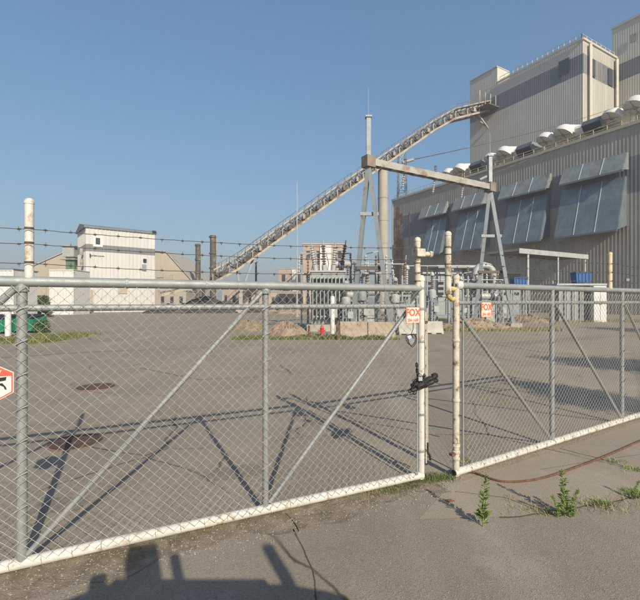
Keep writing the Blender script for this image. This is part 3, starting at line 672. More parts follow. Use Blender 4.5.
for x0, x1, y in ((157, 164, 274), (166, 173, 278)):
    a, b = AT(x0, y, Y), AT(x1, y, Y); MB().box(((a.x + b.x) / 2, Y - 0.1, a.z), (b.x - a.x, 0.3, 2.2)).build('wall_panel', M_CONC, sh)
# white boxes on the left
def crate(name, label, x0, x1, ytop, Y, depth, m, cat='container', rib=0.5):
    a, b = AT(x0, 300, Y), AT(x1, 300, Y); z = H + (CY - ytop) / F * Y; w = b.x - a.x
    t = thing(name, label, cat, ((a.x + b.x) / 2, Y, 0))
    MB().box(((a.x + b.x) / 2, Y + depth / 2 + .06, z / 2), (w, depth, z)).build('shell', m, t)
    MB().corr(V((a.x, Y, 0)), V((1, 0, 0)), w, 0.15, z - 0.12, V((0, -1, 0)), rib, 0.05).build('front_panel', m, t)
    for zz in (0.08, z - 0.06): MB().box(((a.x + b.x) / 2, Y - 0.02, zz), (w + .06, 0.16, 0.14)).build('frame_rail', m, t)
    for x in (a.x, b.x): MB().box((x, Y - 0.02, z / 2), (0.14, 0.17, z - 0.3)).build('corner_post', m, t)
    MB().box(((a.x + b.x) / 2, Y + depth / 2, z + 0.05), (w + .2, depth + .3, 0.1)).build('roof', M_ROOFG if 'grey roof' in label else m, t)
    return t
crate('site_container', 'plain white box container between shrub and white mill building', 50, 73.5, 270, 72, 5, M_WHITE)
crate('site_office', 'low white cabin with thin grey roof at the yard edge', -26, 13.5, 269.5, 48, 4, M_WHITE)
MB
def shrub(name, label, c, r, h, n, seed, leaf=0.16):
    random.seed(seed); c = V(c); t = thing(name, label, 'shrub', c)
    for i in range(5):
        a = i * 1.26; MB().tube(c, c + V((math.cos(a) * r * .5, math.sin(a) * r * .5, h * .7)), 0.04, 5, 0.015).build('stem', M_BARK, t)
    mb = MB()
    for i in range(n):
        a, u = random.uniform(0, 6.283), random.random() ** 0.45; zz = random.uniform(0.05, 1)
        k = r * u * math.sqrt(max(0.05, 1 - (zz * 1.0 - 0.35) ** 2 * 1.6)) * (1 + .2 * math.sin(3 * a + zz * 5))
        p = c + V((math.cos(a) * k, math.sin(a) * k, zz * h)); d = V((random.gauss(0, 1), random.gauss(0, 1), random.gauss(0.3, .7))).normalized(); e = d.orthogonal().normalized() * leaf * .35; d = d * leaf
        mb.quad(p - e, p + d * .5 - e * .5, p + d, p + e)
    mb.build('foliage', M_LEAF if seed % 2 else M_GRASS, t)
q = AT(40, 300, 60); shrub('shrub', 'round green shrub between the white cabin and white container', (q.x, q.y, 0), 1.5, 3.1, 2600, 3, 0.22)
q = G(42, 333); shrub('shrub', 'small low bush at the end of the grass patch', (q.x, q.y, 0), 0.55, 0.9, 420, 5, 0.14)
# green dumpsters
def dumpster(px0, px1, py, label):
    a, b = G(px0, py), G(px1, py); w = b.x - a.x; c = V(((a.x + b.x) / 2, a.y + 0.7, 0)); hgt = 1.25
    t = thing('dumpster', label, 'dumpster', c, 'green dumpsters beside the cabin')
    MB().prism([c + V((-w / 2, -.65, .15)), c + V((-w / 2, .65, .15)), c + V((-w / 2, .75, hgt)), c + V((-w / 2, -.8, hgt * .82))], (w, 0, 0)).build('body', M_GREEN, t)
    for x in (-w / 2 + .12, 0, w / 2 - .12): MB().bar(c + V((x, -.70, .15)), c + V((x, -.84, hgt * .8)), 0.1).build('rib', M_GREEN, t)
    MB().quadbox(c + V((-w / 2 - .04, -.86, hgt * .83)), (w + .08, 0, 0), (0, 1.66, hgt * .19), (0, -.01, .05)).build('lid', M_BLACK, t)
    for x in (-w / 2 + .2, w / 2 - .2):
        MB().tube(c + V((x - .05, -.5, .09)), c + V((x + .05, -.5, .09)), .09, 10).build('caster', M_BLACK, t)
        MB().tube(c + V((x - .05, .5, .09)), c + V((x + .05, .5, .09)), .09, 10).build('caster', M_BLACK, t)
dumpster(-24, 5, 334, 'green dumpster beside the white cabin, beyond the white bollard')
dumpster(9, 33, 333, 'green dumpster between the white bollard and the small bush')
def bollard(px, py, r, h, m, label, cat='bollard'):
    c = G(px, py); t = thing('bollard', label, cat, c)
    MB().lathe([(r, -0.1), (r, h - r * .6), (r * .85, h - r * .25), (r * .5, h - .02), (0, h)], c, 14).build('post', m, t, smooth=True)
    MB().lathe([(r + .02, 0.0), (r + .02, .06), (r, .07)], c, 14).build('base_ring', M_CONC, t)
bollard(8, 337, 0.17, 1.75, M_WHITE, 'thick white bollard between the two green dumpsters')
bollard(43, 325, 0.16, 1.15, M_WHITE, 'small white bollard beside the grass patch')
bollard(332.5, 337, 0.14, 2.6, M_WHITE, 'tall thin white post beside the red hydrant')
# stacks
def stack(px, ytop, Y, r, label):
    p = AT(px, ytop, Y); t = thing('smokestack', label, 'smokestack', (p.x, p.y, 0))
    MB().lathe([(r, -.2), (r * .95, p.z)], (p.x, p.y, 0), 16).build('shaft', M_CONVD, t, smooth=True)
    for k in (0.55, 0.75, 0.97): MB().lathe([(r * 1.25, p.z * k), (r * 1.25, p.z * k + .35)], (p.x, p.y, 0), 16).build('collar', M_CONVD, t)
    MB().bar((p.x + r + .2, p.y - .3, 1), (p.x + r + .2, p.y - .3, p.z), .14).build('ladder', M_STEEL2, t)
stack(198, 244, 120, 0.75, 'shorter dark stack beside its taller twin')
stack(213, 235.5, 120, 0.9, 'taller dark stack behind the foot of the conveyor')
p = AT(297, 182, 62); t = thing('mast', 'thin tall pole rising behind the gate in front of the conveyor', 'pole', (p.x, p.y, 0))
MB().tube((p.x, p.y, -.1), p, .13, 8, .05).build('shaft', M_TLIGHT, t); MB().lathe([(.3, 0), (.3, .25), (.14, .3)], (p.x, p.y, 0), 10).build('base_flange', M_CONC, t)
p = AT(256, 262, 100); t = thing('mast', 'short dark post standing behind the conveyor support', 'pole', (p.x, p.y, 0))
MB().tube((p.x, p.y, -.1), p, .28, 8, .22).build('shaft', M_CONVD, t); MB().box(p, (.9, .9, .3)).build('cap', M_STEEL2, t)
# distant brick blocks
def block(label, x0, x1, yt, Y, depth, m, rows, cols, strip=None):
    a, b = AT(x0, 300, Y), AT(x1, 300, Y); z = H + (CY - yt) / F * Y; w = b.x - a.x
    t = thing('brick_block', label, 'building', ((a.x + b.x) / 2, Y + depth / 2, 0))
    MB().box(((a.x + b.x) / 2, Y + depth / 2, z / 2 - .1), (w, depth, z + .2)).build('wall', m, t)
    MB().box(((a.x + b.x) / 2, Y + depth / 2, z + .12), (w + .3, depth + .3, .3)).build('roof_edge', M_CONC, t)
    for r in range(rows):
        for c in range(cols):
            x = a.x + w * (c + .5) / cols; zz = z * (r + .55) / rows; f = MB().box((x, Y - .02, zz), (w / cols * .42, .16, z / rows * .42)).build('window', M_CONC, t)
            MB().box((x, Y - .08, zz), (w / cols * .34, .1, z / rows * .34)).build('pane', M_GLASS, f)
    if strip:
        s0, s1 = AT(strip[0], 300, Y), AT(strip[1], 300, Y)
        MB().box(((s0.x + s1.x) / 2, Y - .15, z / 2), (s1.x - s0.x, .3, z - .4)).build('white_panel', M_WHITE, t)
    return t
block('tall brick block with one pale wall panel behind the transformer', 303, 345, 244.5, 88, 8, M_BRICK, 3, 4, (320, 331))
block('lower brick block behind the thin tall pole', 278.5, 299, 269, 130, 12, M_BRICK, 2, 2, (292, 298))
block('low flat brick building below the conveyor foot', 222, 262, 289, 105, 8, M_BRICK, 1, 5)
block('low pale building behind the conveyor support', 263, 304, 292, 112, 8, M_BEIGE, 1, 6)
block('low flat pale building between mill and conveyor foot', 158, 186, 291, 108, 8, M_CONC, 1, 3)

# ------------------------------------------------------------------ substation yard
def insulator(mb, a, b, r, n=7, sides=10):
    a, b = V(a), V(b); L = (b - a).length; prof = [(r * .45, 0)]
    for i in range(n):
        h = L * (i + .2) / n; prof += [(r * .45, h), (r, h + L * .25 / n), (r * .5, h + L * .55 / n)]
    prof.append((r * .4, L)); return mb.lathe(prof, a, sides, (b - a).normalized())
# dead-end gantry: two A-frames and a beam
Y1, Y2 = 30.0, 30.0 * 142 / 115
bL, bR = AT(368.5, 162, Y1), AT(490, 187.5, Y2)
gan = thing('substation_gantry', 'grey steel gantry of two A-frames joined by one weathered crossbeam', 'gantry', ((bL.x + bR.x) / 2, (bL.y + bR.y) / 2, 0))
bd = (bR - bL); bd.z = 0; bd.normalize(); bn = V((-bd.y, bd.x, 0))
def aframe(top, feet, ytop, m, w):
    Yy = top.y
    for px, dy in feet:
        f = AT(px, 300, Yy + dy); f.z = -0.1; MB().bar(top + V((0, 0, -.1)), f, w, w * .8).build('leg', m, gan)
        MB().box((f.x, f.y, 0.1), (1.0, 1.0, 0.5)).build('footing', M_CONC, gan)
    t = AT(CX + top.x / Yy * F, ytop, Yy); MB().bar(top - up * .3, t, w * .85).build('upper_post', m, gan)
    return t
tpL = aframe(bL, ((352, 0.4), (392, -0.4)), 117, M_STEEL, 0.36)
tpR = aframe(bR, ((474, 0.4), (514, -0.4)), 156, M_STEEL, 0.36)
for (pa, pb, y, Yy) in ((360, 378.5, 214, Y1), (356.5, 383, 268, Y1), (481, 501.5, 236, Y2), (478, 507, 272, Y2)):
    MB().bar(AT(pa, y, Yy), AT(pb, y, Yy), .2, .24).build('tie', M_CONVD if y > 260 else M_STEEL, gan)
for q, y in ((bL, 0), (bR, 0)): MB().box(q, (.75, .7, .8), math.atan2(bd.y, bd.x)).build('beam_bracket', mat('bracket_brown', (.22, .175, .13), .75, .1, var=.25, scale=2), gan)
# beam: two channels with battens
for sg in (-1, 1):
    MB().bar(bL + bn * .22 * sg, bR + bn * .22 * sg + bd * .3, .08, .48).build('beam_channel', M_STEEL2, gan)
Lb = (bR - bL).length; n = 12
for i in range(1, n):
    q = bL.lerp(bR, i / n); MB().bar(q - bn * .24 + up * .24, q + bn * .24 + up * .24, .3, .05).build('batten', M_STEEL2, gan); MB().bar(q - bn * .24 - up * .24, q + bn * .24 - up * .24, .3, .05).build('batten', M_STEEL2, gan)
for q, y in ((tpL, 88), (tpR, 132)):
    e = AT(CX + q.x / q.y * F, y, q.y); MB().tube(q - up * .1, e, .03, 6, .012).build('lightning_rod', M_STEEL, gan)
    MB().box(q, (.45, .45, .12)).build('cap_plate', M_STEEL2, gan)
for i, k in enumerate((0.26, 0.5, 0.75)):
    q = bL.lerp(bR, k); mb = MB(); insulator(mb, q + up * .3, q + up * 0.85, .13, 4); mb.build('post_insulator', M_PORC, gan)
    mb = MB(); insulator(mb, q - up * .3 + bn * .1, q - up * 1.3 + bn * .3, .12, 6); mb.build('string_insulator', M_PORCG, gan)
# overhead cables with strain insulators, gantry to the tower
def cable(name, a, b, sag, r, m, label, n=24):
    mb = MB(); a, b = V(a), V(b); pts = [a.lerp(b, i / n) - up * sag * 4 * (i / n) * (1 - i / n) for i in range(n + 1)]; mb.path(pts, r, 5)
    o = mb.build(name, m); single(o, a); return tag(o, label, 'cable', 'overhead cables from the gantry')
q0 = bL.lerp(bR, 0.24) + up * .5
q1 = HW(ht(652, S2 - .2), S2 - .2, hz(652, 92, S2)); dirc = (q1 - q0).normalized()
ins = MB(); insulator(ins, q0, q0 + dirc * 1.5, .13, 8); t = ins.build('strain_insulator', M_PORCG); single(t, q0); tag(t, 'pale disc insulator string tied to the gantry beam end of the cable', 'insulator', 'strain insulators on the gantry')
cable('overhead_cable', q0 + dirc * 1.5, q1, 1.0, .035, M_CONVD, 'long thin cable from gantry beam to the tall tower')
q0 = bL.lerp(bR, 0.9) + up * .5; q1 = HW(ht(650, S1 + 8), S1 + 8, hz(650, 99, S1 + 8)); dirc = (q1 - q0).normalized()
ins = MB(); insulator(ins, q0, q0 + dirc * 1.5, .13, 8); t = ins.build('strain_insulator', M_PORCG); single(t, q0); tag(t, 'pale disc insulator string by the farther A-frame of the gantry', 'insulator', 'strain insulators on the gantry')
cable('overhead_cable', q0 + dirc * 1.5, q1, 0.6, .03, M_CONVD, 'short thin cable from the farther A-frame up past the roof fans')

def transformer(px0, px1, ytop, Y, label):
    a, b = AT(px0, 300, Y), AT(px1, 300, Y); w = b.x - a.x; z = H + (CY - ytop) / F * Y; c = V(((a.x + b.x) / 2, Y, 0))
    t = thing('power_transformer', label, 'transformer', c)
    MB().box(c + V((0, .9, .25)), (w + .6, 2.6, .5)).build('plinth', M_CONC, t)
    MB().box(c + V((0, 1.0, .5 + (z - .5) / 2)), (w, 1.8, z - .5)).build('tank', M_TRANS, t, bevel=.04)
    MB().box(c + V((0, 1.0, z + .06)), (w + .16, 2.0, .12)).build('cover', M_TLIGHT, t)
    for i in range(9):
        x = -w / 2 + .15 + i * (w - .3) / 8; MB().box(c + V((x, -.2, .5 + (z - .5) * .5)), (.07, .55, (z - .5) * .8)).build('radiator_fin', M_TLIGHT if i > 5 else M_TRANS, t)
    for zz in (.15, .88): MB().tube(c + V((-w / 2 + .1, -.15, .5 + (z - .5) * zz)), c + V((w / 2 - .1, -.15, .5 + (z - .5) * zz)), .09, 8).build('header_pipe', M_TRANS, t)
    for i, x in enumerate((-.36, -.1, .16, .4)):
        base = c + V((x * w, 1.0 + (.4 if i % 2 else -.3), z + .1)); ti = base + V(((x) * .35 * w, 0, 1.9 + .25 * (i % 2)))
        MB().tube(base, base.lerp(ti, .25), .2, 12).build('turret', M_TLIGHT, t)
        mb = MB(); insulator(mb, base.lerp(ti, .25), ti, .2, 8); br = mb.build('bushing', M_PORC if i % 2 else M_PORCG, t)
        MB().tube(ti, ti + (ti - base).normalized() * .35, .05, 6).build('terminal', M_TLIGHT, br)
    MB().tube(c + V((w * .2, 1.7, z + .75)), c + V((w * .75, 1.7, z + .75)), .3, 14).build('conservator', M_TLIGHT, t, smooth=True)
    MB().bar(c + V((w * .45, 1.7, z)), c + V((w * .45, 1.7, z + .5)), .12).build('conservator_leg', M_TLIGHT, t)
    MB().box(c + V((w * .15, -.55, 1.5)), (.6, .35, .9)).build('control_box', M_TLIGHT, t)
transformer(311, 345, 272, 31.5, 'large grey-green power transformer with porcelain bushings and radiator fins')
def breaker(px, Y, h, label, m=M_TLIGHT, nb=3):
    c = AT(px, 300, Y); c.z = 0; t = thing('circuit_breaker', label, 'breaker', c, 'switchgear in the substation')
    for sx in (-.7, .7):
        for sy in (-.35, .35): MB().bar(c + V((sx, sy, 0)), c + V((sx, sy, h * .5)), .1).build('leg', M_STEEL, t)
    MB().box(c + V((0, 0, h * .5)), (1.7, .9, .16)).build('frame', M_STEEL, t)
    MB().tube(c + V((-.95, 0, h * .5 + .45)), c + V((.95, 0, h * .5 + .45)), .34, 14).build('tank', m, t, smooth=True)
    for i in range(nb):
        x = (i - (nb - 1) / 2) * .75; b0 = c + V((x, 0, h * .5 + .7)); b1 = b0 + V((x * .5, .1, h * .42))
        mb = MB(); insulator(mb, b0, b1, .15, 8); br = mb.build('bushing', M_PORC if (i + nb) % 2 else M_PORCG, t)
        MB().tube(b1, b1 + V((x * .1, 0, .3)), .035, 6).build('terminal', M_TLIGHT, br)
    MB().box(c + V((0, -.6, h * .22)), (.8, .45, h * .32)).build('cabinet', m, t)
breaker(355, 32.5, 4.6, 'light grey circuit breaker between the transformer and gantry leg')
breaker(368, 34.0, 5.2, 'circuit breaker standing between the legs of the tall A-frame')
breaker(399, 33.5, 5.4, 'circuit breaker between the tall A-frame and the clamp-box post', M_TRANS, 2)
breaker(487, 41, 4.6, 'circuit breaker below the farther A-frame', M_TLIGHT, 3)
def switchpost(px, Y, h, label, w=.9):
    c = AT(px, 300, Y); c.z = 0; t = thing('disconnect_switch', label, 'switch', c, 'switch stands in the substation')
    MB().bar(c, c + up * h * .72, .17).build('post', M_STEEL, t); MB().box(c + up * .1, (.5, .5, .2)).build('base_plate', M_CONC, t)
    MB().bar(c + V((-w, 0, h * .72)), c + V((w, 0, h * .72)), .14, .18).build('crossarm', M_STEEL2, t)
    for sx in (-.85, 0, .85):
        mb = MB(); insulator(mb, c + V((sx * w, 0, h * .73)), c + V((sx * w, 0, h * .95)), .11, 5); mb.build('insulator', M_PORCG if sx else M_PORC, t)
    MB().bar(c + V((-w * .85, 0, h * .96)), c + V((w * .3, 0, h)), .06).build('blade', M_TLIGHT, t)
for px, Y, h, lb in ((376, 31, 6.0, 'thin switch stand in front of the concrete pier'), (351, 34, 5.6, 'switch stand between the transformer and tall A-frame'), (388, 35.5, 4.4, 'low switch stand beside the gantry foot'), (308, 36, 6.4, 'switch stand on the hydrant side of the transformer'), (471, 38, 5.0, 'switch stand between the elbowed post and farther A-frame')):
    switchpost(px, Y, h, lb)
# pipe rack with elbows below the hoods
def rack(pxs, Y, z, label):
    a, b = AT(pxs[0], 300, Y), AT(pxs[-1], 300, Y); t = thing('pipe_rack', label, 'pipe rack', V(((a.x + b.x) / 2, Y, 0)))
    for px in pxs:
        p = AT(px, 300, Y); MB().bar((p.x, Y, -.1), (p.x, Y, z), .18).build('post', M_STEEL, t); MB().bar((p.x, Y + 1.2, -.1), (p.x, Y + 1.2, z), .18).build('post', M_STEEL, t)
        MB().bar((p.x, Y - .3, z), (p.x, Y + 1.5, z), .2).build('crosshead', M_STEEL, t)
    for i, (dy, dz, r) in enumerate(((0, .3, .2), (.5, .26, .15), (1.0, .32, .22))):
        MB().tube((a.x - .8, Y + dy, z + dz), (b.x + .8, Y + dy, z + dz), r, 10).build('pipe', (M_TLIGHT, M_STEEL2, M_TRANS)[i], t, smooth=True)
    MB().tube((a.x - .6, Y - .1, z * .5), (b.x + .6, Y - .1, z * .5), .12, 8).build('pipe', M_STEEL2, t)
rack([437, 452, 467, 482], 44, 5.6, 'long pipe rack on grey posts in front of the hall hoods')
c = AT(493, 300, 42); c.z = 0
t = thing('vent_elbow', 'white gooseneck vent pipe beside the farther A-frame', 'pipe', c)
arc = [c + V((0, 0, z)) for z in (0, 2.5, 5.0)] + [c + V((-.9 + .9 * math.cos(a), 0, 5.0 + .9 * math.sin(a))) for a in (.5, 1.0, 1.57, 2.1, 2.6, 3.14)] + [c + V((-1.8, 0, 4.3))]
MB().path(arc, .35, 12).build('gooseneck', M_TLIGHT, t, smooth=True); MB().lathe([(.5, 2.4), (.5, 2.6)], c, 12).build('flange', M_STEEL2, t); MB().lathe([(.6, 0), (.6, .2)], c, 12).build('base_flange', M_STEEL2, t)
# bus bars, jumpers and small stands that fill the switchyard
random.seed(41)
for i, (px, Y, h, lb) in enumerate(((346, 30.5, 3.6, 'beside the transformer fins'), (362, 31.5, 4.2, 'between the legs of the tall A-frame'), (395, 31.5, 3.9, 'behind the tan barrier end'), (407, 34, 5.0, 'behind the extension post with the clamp box'), (432, 36, 4.6, 'seen through the gap of the gate'), (460, 37, 4.3, 'behind the elbowed extension post'), (500, 40, 4.0, 'between the gooseneck pipe and canopy'))):
    c = AT(px, 300, Y); c.z = 0; t = thing('instrument_stand', 'small instrument transformer on a steel stand ' + lb, 'stand', c, 'instrument stands in the substation')
    for sx in (-.22, .22): MB().bar(c + V((sx, 0, 0)), c + V((sx, 0, h * .55)), .09).build('leg', M_STEEL, t)
    for k in range(3): MB().bar(c + V((-.22, 0, h * .12 + k * h * .15)), c + V((.22, 0, h * .2 + k * h * .15)), .06).build('brace', M_STEEL, t)
    MB().lathe([(.34, h * .55), (.36, h * .57), (.36, h * .68), (.2, h * .72)], c, 14).build('tank', (M_TLIGHT, M_TRANS)[i % 2], t, smooth=True)
    mb = MB(); insulator(mb, c + up * h * .72, c + up * h * .97, .15, 7); mb.build('insulator', (M_PORC, M_PORCG)[i % 2], t)
    MB().lathe([(.2, h * .97), (.22, h * 1.0), (.12, h * 1.04), (0, h * 1.05)], c, 12).build('head', M_TLIGHT, t, smooth=True)
    MB().box(c + V((.3, -.2, h * .35)), (.4, .25, .5)).build('junction_box', M_TLIGHT, t)
for i, (a, b, Y, z, lb) in enumerate(((300, 352, 33.5, 6.1, 'above the transformer bushings'), (346, 404, 33, 5.2, 'crossing behind the tall A-frame'), (404, 470, 37, 5.4, 'in front of the hood row'), (430, 505, 39.5, 4.3, 'across the farther A-frame legs'))):
    p, q = AT(a, 300, Y), AT(b, 300, Y); t = thing('bus_bar', 'thin tubular bus bar on insulator posts ' + lb, 'bus bar', (p.x, Y, 0), 'bus bars in the substation')
    MB().tube((p.x, Y, z), (q.x, Y, z), .05, 8).build('tube', M_TLIGHT, t)
    for k in (.03, .35, .68, .97):
        x = p.x + (q.x - p.x) * k; mb = MB(); insulator(mb, V((x, Y, z - .9)), V((x, Y, z - .05)), .12, 5); mb.build('insulator', M_PORC, t); MB().bar((x, Y, 0), (x, Y, z - .9), .13).build('post', M_STEEL, t)
    for k in (.2, .5, .8):
        x = p.x + (q.x - p.x) * k; MB().path([(x, Y, z), (x + .2, Y - .3, z - .8), (x + .1, Y - .6, z - 1.5), (x - .3, Y - .8, z - 2.0)], .025, 5).build('jumper', M_BLACK, t)
a, b = AT(424, 300, 58), AT(521, 300, 58); zz = H + (CY - 274) / F * 58
sw = thing('switch_house', 'long low grey panelled switch house behind the pipe rack', 'building', ((a.x + b.x) / 2, 60, 0))
MB().box(((a.x + b.x) / 2, 60.1, zz / 2), (b.x - a.x, 4, zz)).build('body', M_STEEL, sw)
MB().box(((a.x + b.x) / 2, 60, zz + .12), (b.x - a.x + .5, 4.6, .25)).build('roof', M_TLIGHT, sw)
for i in range(9):
    x = a.x + (b.x - a.x) * (i + .5) / 9; w = (b.x - a.x) / 9
    pn = MB().box((x, 58.04, zz * .5), (w * .88, .12, zz * .86)).build('panel', (M_HOOD, M_TRANS, M_STEEL)[i % 3], sw)
    for k in range(3): MB().box((x, 57.95, zz * (.55 + .12 * k)), (w * .6, .08, zz * .06)).build('louvre', M_DARK, pn)
# canopy
Yc = 50; a, b = AT(519, 300, Yc), AT(588, 300, Yc + 7); zc = H + (CY - 250.5) / F * Yc
can = thing('loading_canopy', 'flat pale canopy roof on thin posts against the hall', 'canopy', ((a.x + b.x) / 2, Yc + 3, 0))
cd = V((b.x - a.x, b.y - a.y, 0)); cw = cd.length; cd.normalize(); cn = V((-cd.y, cd.x, 0))
MB().quadbox(V((a.x, a.y, zc)), cd * cw, cn * 5.0, up * .25).build('roof_deck', M_CONC, can)
MB().quadbox(V((a.x, a.y, zc - .32)) - cn * .06, cd * cw, cn * .12, up * .6).build('fascia', M_TLIGHT, can)
for k in (0.13, .55, .97):
    for dn in (.15, 4.7):
        q = V((a.x, a.y, 0)) + cd * cw * k + cn * dn; MB().bar(q - up * .1, q + up * zc, .2 if k == .13 else .14).build('post', M_TLIGHT, can)
for k in range(8):
    q = V((a.x, a.y, zc - .12)) + cd * cw * (k + .5) / 8; MB().bar(q + cn * .1, q + cn * 4.9, .1, .2).build('rafter', M_STEEL2, can)
def bin_(px, ypx, Y, w, h, label):
    p = AT(px, ypx, Y); z = p.z; t = thing('blue_bin', label, 'bin', (p.x, p.y, z))
    MB().prism([(p.x - w * .45, Y, z), (p.x + w * .45, Y, z), (p.x + w * .5, Y, z + h), (p.x - w * .5, Y, z + h)], (0, 1.1, 0)).build('body', M_BLUE, t)
    MB().box((p.x, Y + .55, z + h + .04), (w + .1, 1.25, .08)).build('rim', M_BLUE, t)
    for i in range(4): MB().box((p.x + (i - 1.5) * w * .22, Y - .03, z + h / 2), (.06, .06, h * .9)).build('rib', M_BLUE, t)
# low equipment roof carrying the blue bin, with white cabinet at its end
Yd = 46; a, b = AT(556, 300, Yd), AT(607, 300, Yd); zd = H + (CY - 284.5) / F * Yd
tb = thing('equipment_shelter', 'low grey shelter with flat roof below the hall wall', 'shelter', ((a.x + b.x) / 2, Yd, 0))
MB().box(((a.x + b.x) / 2, Yd + 1, zd), (b.x - a.x, 2.4, .2)).build('roof_deck', M_TLIGHT, tb)
MB().box(((a.x + b.x) / 2 - .6, Yd + 1.2, zd / 2), (b.x - a.x - 2.2, 1.6, zd - .2)).build('body', M_STEEL, tb)
for i in range(5):
    x = a.x + .4 + i * (b.x - a.x - 2.2) / 4; MB().bar((x, Yd + .05, 0), (x, Yd + .05, zd - .1), .12).build('post', M_STEEL2, tb)
bin_(584, 282.8, Yd + .3, 1.75, 1.1, 'blue bin on top of the low grey shelter')
p = AT(521, 300, 47); zz = H + (CY - 286) / F * 47
st = thing('bin_stand', 'steel stand below the canopy carrying a blue bin', 'stand', (p.x, 47.6, 0))
MB().box((p.x, 47.6, zz - .1), (2.0, 1.6, .14)).build('deck', M_STEEL2, st)
for sx in (-.9, .9):
    for sy in (-.7, .7): MB().bar((p.x + sx, 47.6 + sy, 0), (p.x + sx, 47.6 + sy, zz - .15), .12).build('leg', M_STEEL, st)
bin_(521, 286.3, 47.0, 1.55, .95, 'blue bin under the edge of the canopy')
a, b = AT(594.5, 300, Yd - .8), AT(607.5, 300, Yd - .8); zz = H + (CY - 285) / F * (Yd - .8)
cab = thing('cabinet', 'tall white electrical cabinet at the end of the low shelter', 'cabinet', ((a.x + b.x) / 2, Yd - .5, 0))
MB().box(((a.x + b.x) / 2, Yd - .4, zz / 2 - .05), (b.x - a.x, .5, zz - .1)).build('body', M_WHITE, cab, bevel=.03)
for k in (.25, .75):
    dd = MB().box((a.x + (b.x - a.x) * k, Yd - .67, zz / 2), ((b.x - a.x) * .47, .04, zz * .9)).build('door', M_WHITE, cab)
    MB().box((a.x + (b.x - a.x) * (.46 if k < .5 else .54), Yd - .71, zz / 2), (.05, .05, .3)).build('handle', M_STEEL, dd)
# inner fence posts along the substation
for i, px in enumerate((441, 533)):
    pass
def fence_line(label, pts, h, step):
    t = thing('pipe_fence', label, 'fence', V((pts[0].x, pts[0].y, 0)))
    for a, b in zip(pts, pts[1:]):
        n = max(1, int((b - a).length / step))
        for i in range(n + 1):
            q = a.lerp(b, i / n); MB().tube(q - up * .1, q + up * h, .05, 6).build('post', M_STEEL, t)
        for zz in (h * .97, h * .5, h * .12): MB().tube(a + up * zz, b + up * zz, .03, 6).build('rail', M_STEEL, t)
fence_line('thin grey pipe fence in front of the substation equipment', [G(345, 330), G(430, 330), G(520, 325)], 2.3, 2.6)
fence_line('thin grey pipe fence along the foot of the hall', [G(520, 321), G(590, 321), G(660, 323)], 2.4, 3.0)

# ------------------------------------------------------------------ berm, barriers, hydrant
def berm(name, px0, px1, py, h, depth, m, seed, label, cat='dirt mound'):
    a, b = G(px0, py), G(px1, py); c = (a + b) / 2 + V((0, depth, 0)); return heap(name, (c.x, c.y, 0), (b.x - a.x) / 2, depth, h, m, label, cat, n=44, rings=9, seed=seed, pw=1.8)
berm('dirt_mound', 262, 309, 337, 0.85, 1.2, M_REDDIRT, 2, 'reddish dirt mound beside the red hydrant')
berm('dirt_mound', 446, 515, 329, 0.75, 1.5, M_REDDIRT, 3, 'long red dirt mound behind the unchained gate leaf')
berm('dirt_mound', 222, 268, 331, 0.7, 1.5, M_EARTH, 5, 'low brown earth mound beside the reddish one')
berm('dirt_mound', 516, 560, 323, 0.8, 2, M_EARTH, 6, 'brown earth mound with dry grass near the canopy posts')
for px0, px1, py, h, m, sd, lb in ((190, 238, 312.5, 2.0, 'M_RUBBLE', 21, 'mottled brown rubble heap near the coal pile'), (238, 275, 312, 1.7, 'M_RUBBLE', 22, 'brick-coloured rubble heap behind the conveyor support'), (272, 312, 314, 1.6, 'M_RUBBLE', 23, 'rubble heap in front of the low pale building'), (150, 192, 311, 1.3, 'M_RUBBLE', 24, 'low rubble heap beside the white mill building')):
    berm('rubble_heap', px0, px1, py, h, 3, M_RUBBLE, sd, lb, 'rubble')
def barrier(px0, px1, py, h, m, label):
    a, b = G(px0, py), G(px1, py); w = b.x - a.x; c = V(((a.x + b.x) / 2, a.y + .4, 0))
    t = thing('concrete_barrier', label, 'barrier', c, 'concrete barriers in front of the substation')
    prof = [(-.42, -.05), (.42, -.05), (.42, .1), (.24, .38), (.17, h - .04), (.10, h), (-.10, h), (-.17, h - .04), (-.24, .38), (-.42, .1)]
    n = max(1, round(w / 2.2))
    for i in range(n):
        x0 = c.x - w / 2 + w * i / n + .015; r = random.uniform(-.03, .03)
        MB().prism([(x0, c.y + y + r, z * (1 + r)) for y, z in prof], (w / n - .03, 0, 0)).build('segment', m, t, bevel=.03)
    for i in range(n * 2):
        x0 = c.x - w / 2 + w * (i + .5) / (n * 2); MB().box((x0, c.y - .40, .04), (.35, .1, .08)).build('lifting_slot', M_DARK, t)
barrier(340, 396, 338, 0.98, M_BARR, 'long tan concrete barrier beside the hydrant and white post')
barrier(399, 419, 335, 0.9, M_BLOCKW, 'short pale concrete barrier behind the orange lettered sign')
barrier(424, 444, 334, 0.85, M_BLOCKW, 'short pale concrete barrier seen through the gap between gate leaves')
c = G(322, 337.5); hy = thing('fire_hydrant', 'red fire hydrant between dirt mound and white post', 'hydrant', c)
MB().lathe([(.16, 0), (.16, .05), (.11, .07), (.11, .52), (.14, .54), (.14, .58), (.11, .6), (.09, .70), (.04, .76), (.04, .82), (0, .82)], c, 14).build('barrel', M_RED, hy, smooth=True)
for sx in (-1, 1):
    nz = MB().tube(c + V((sx * .08, 0, .42)), c + V((sx * .2, 0, .42)), .055, 10).build('side_nozzle', M_RED, hy); MB().tube(c + V((sx * .18, 0, .42)), c + V((sx * .22, 0, .42)), .07, 8).build('cap', M_RED, nz)
MB().tube(c + V((0, -.08, .36)), c + V((0, -.22, .36)), .08, 10).build('front_nozzle', M_RED, hy)
c = G(309, 339); t = thing('marker_post', 'short rusty guard post between dirt mound and hydrant', 'post', c)
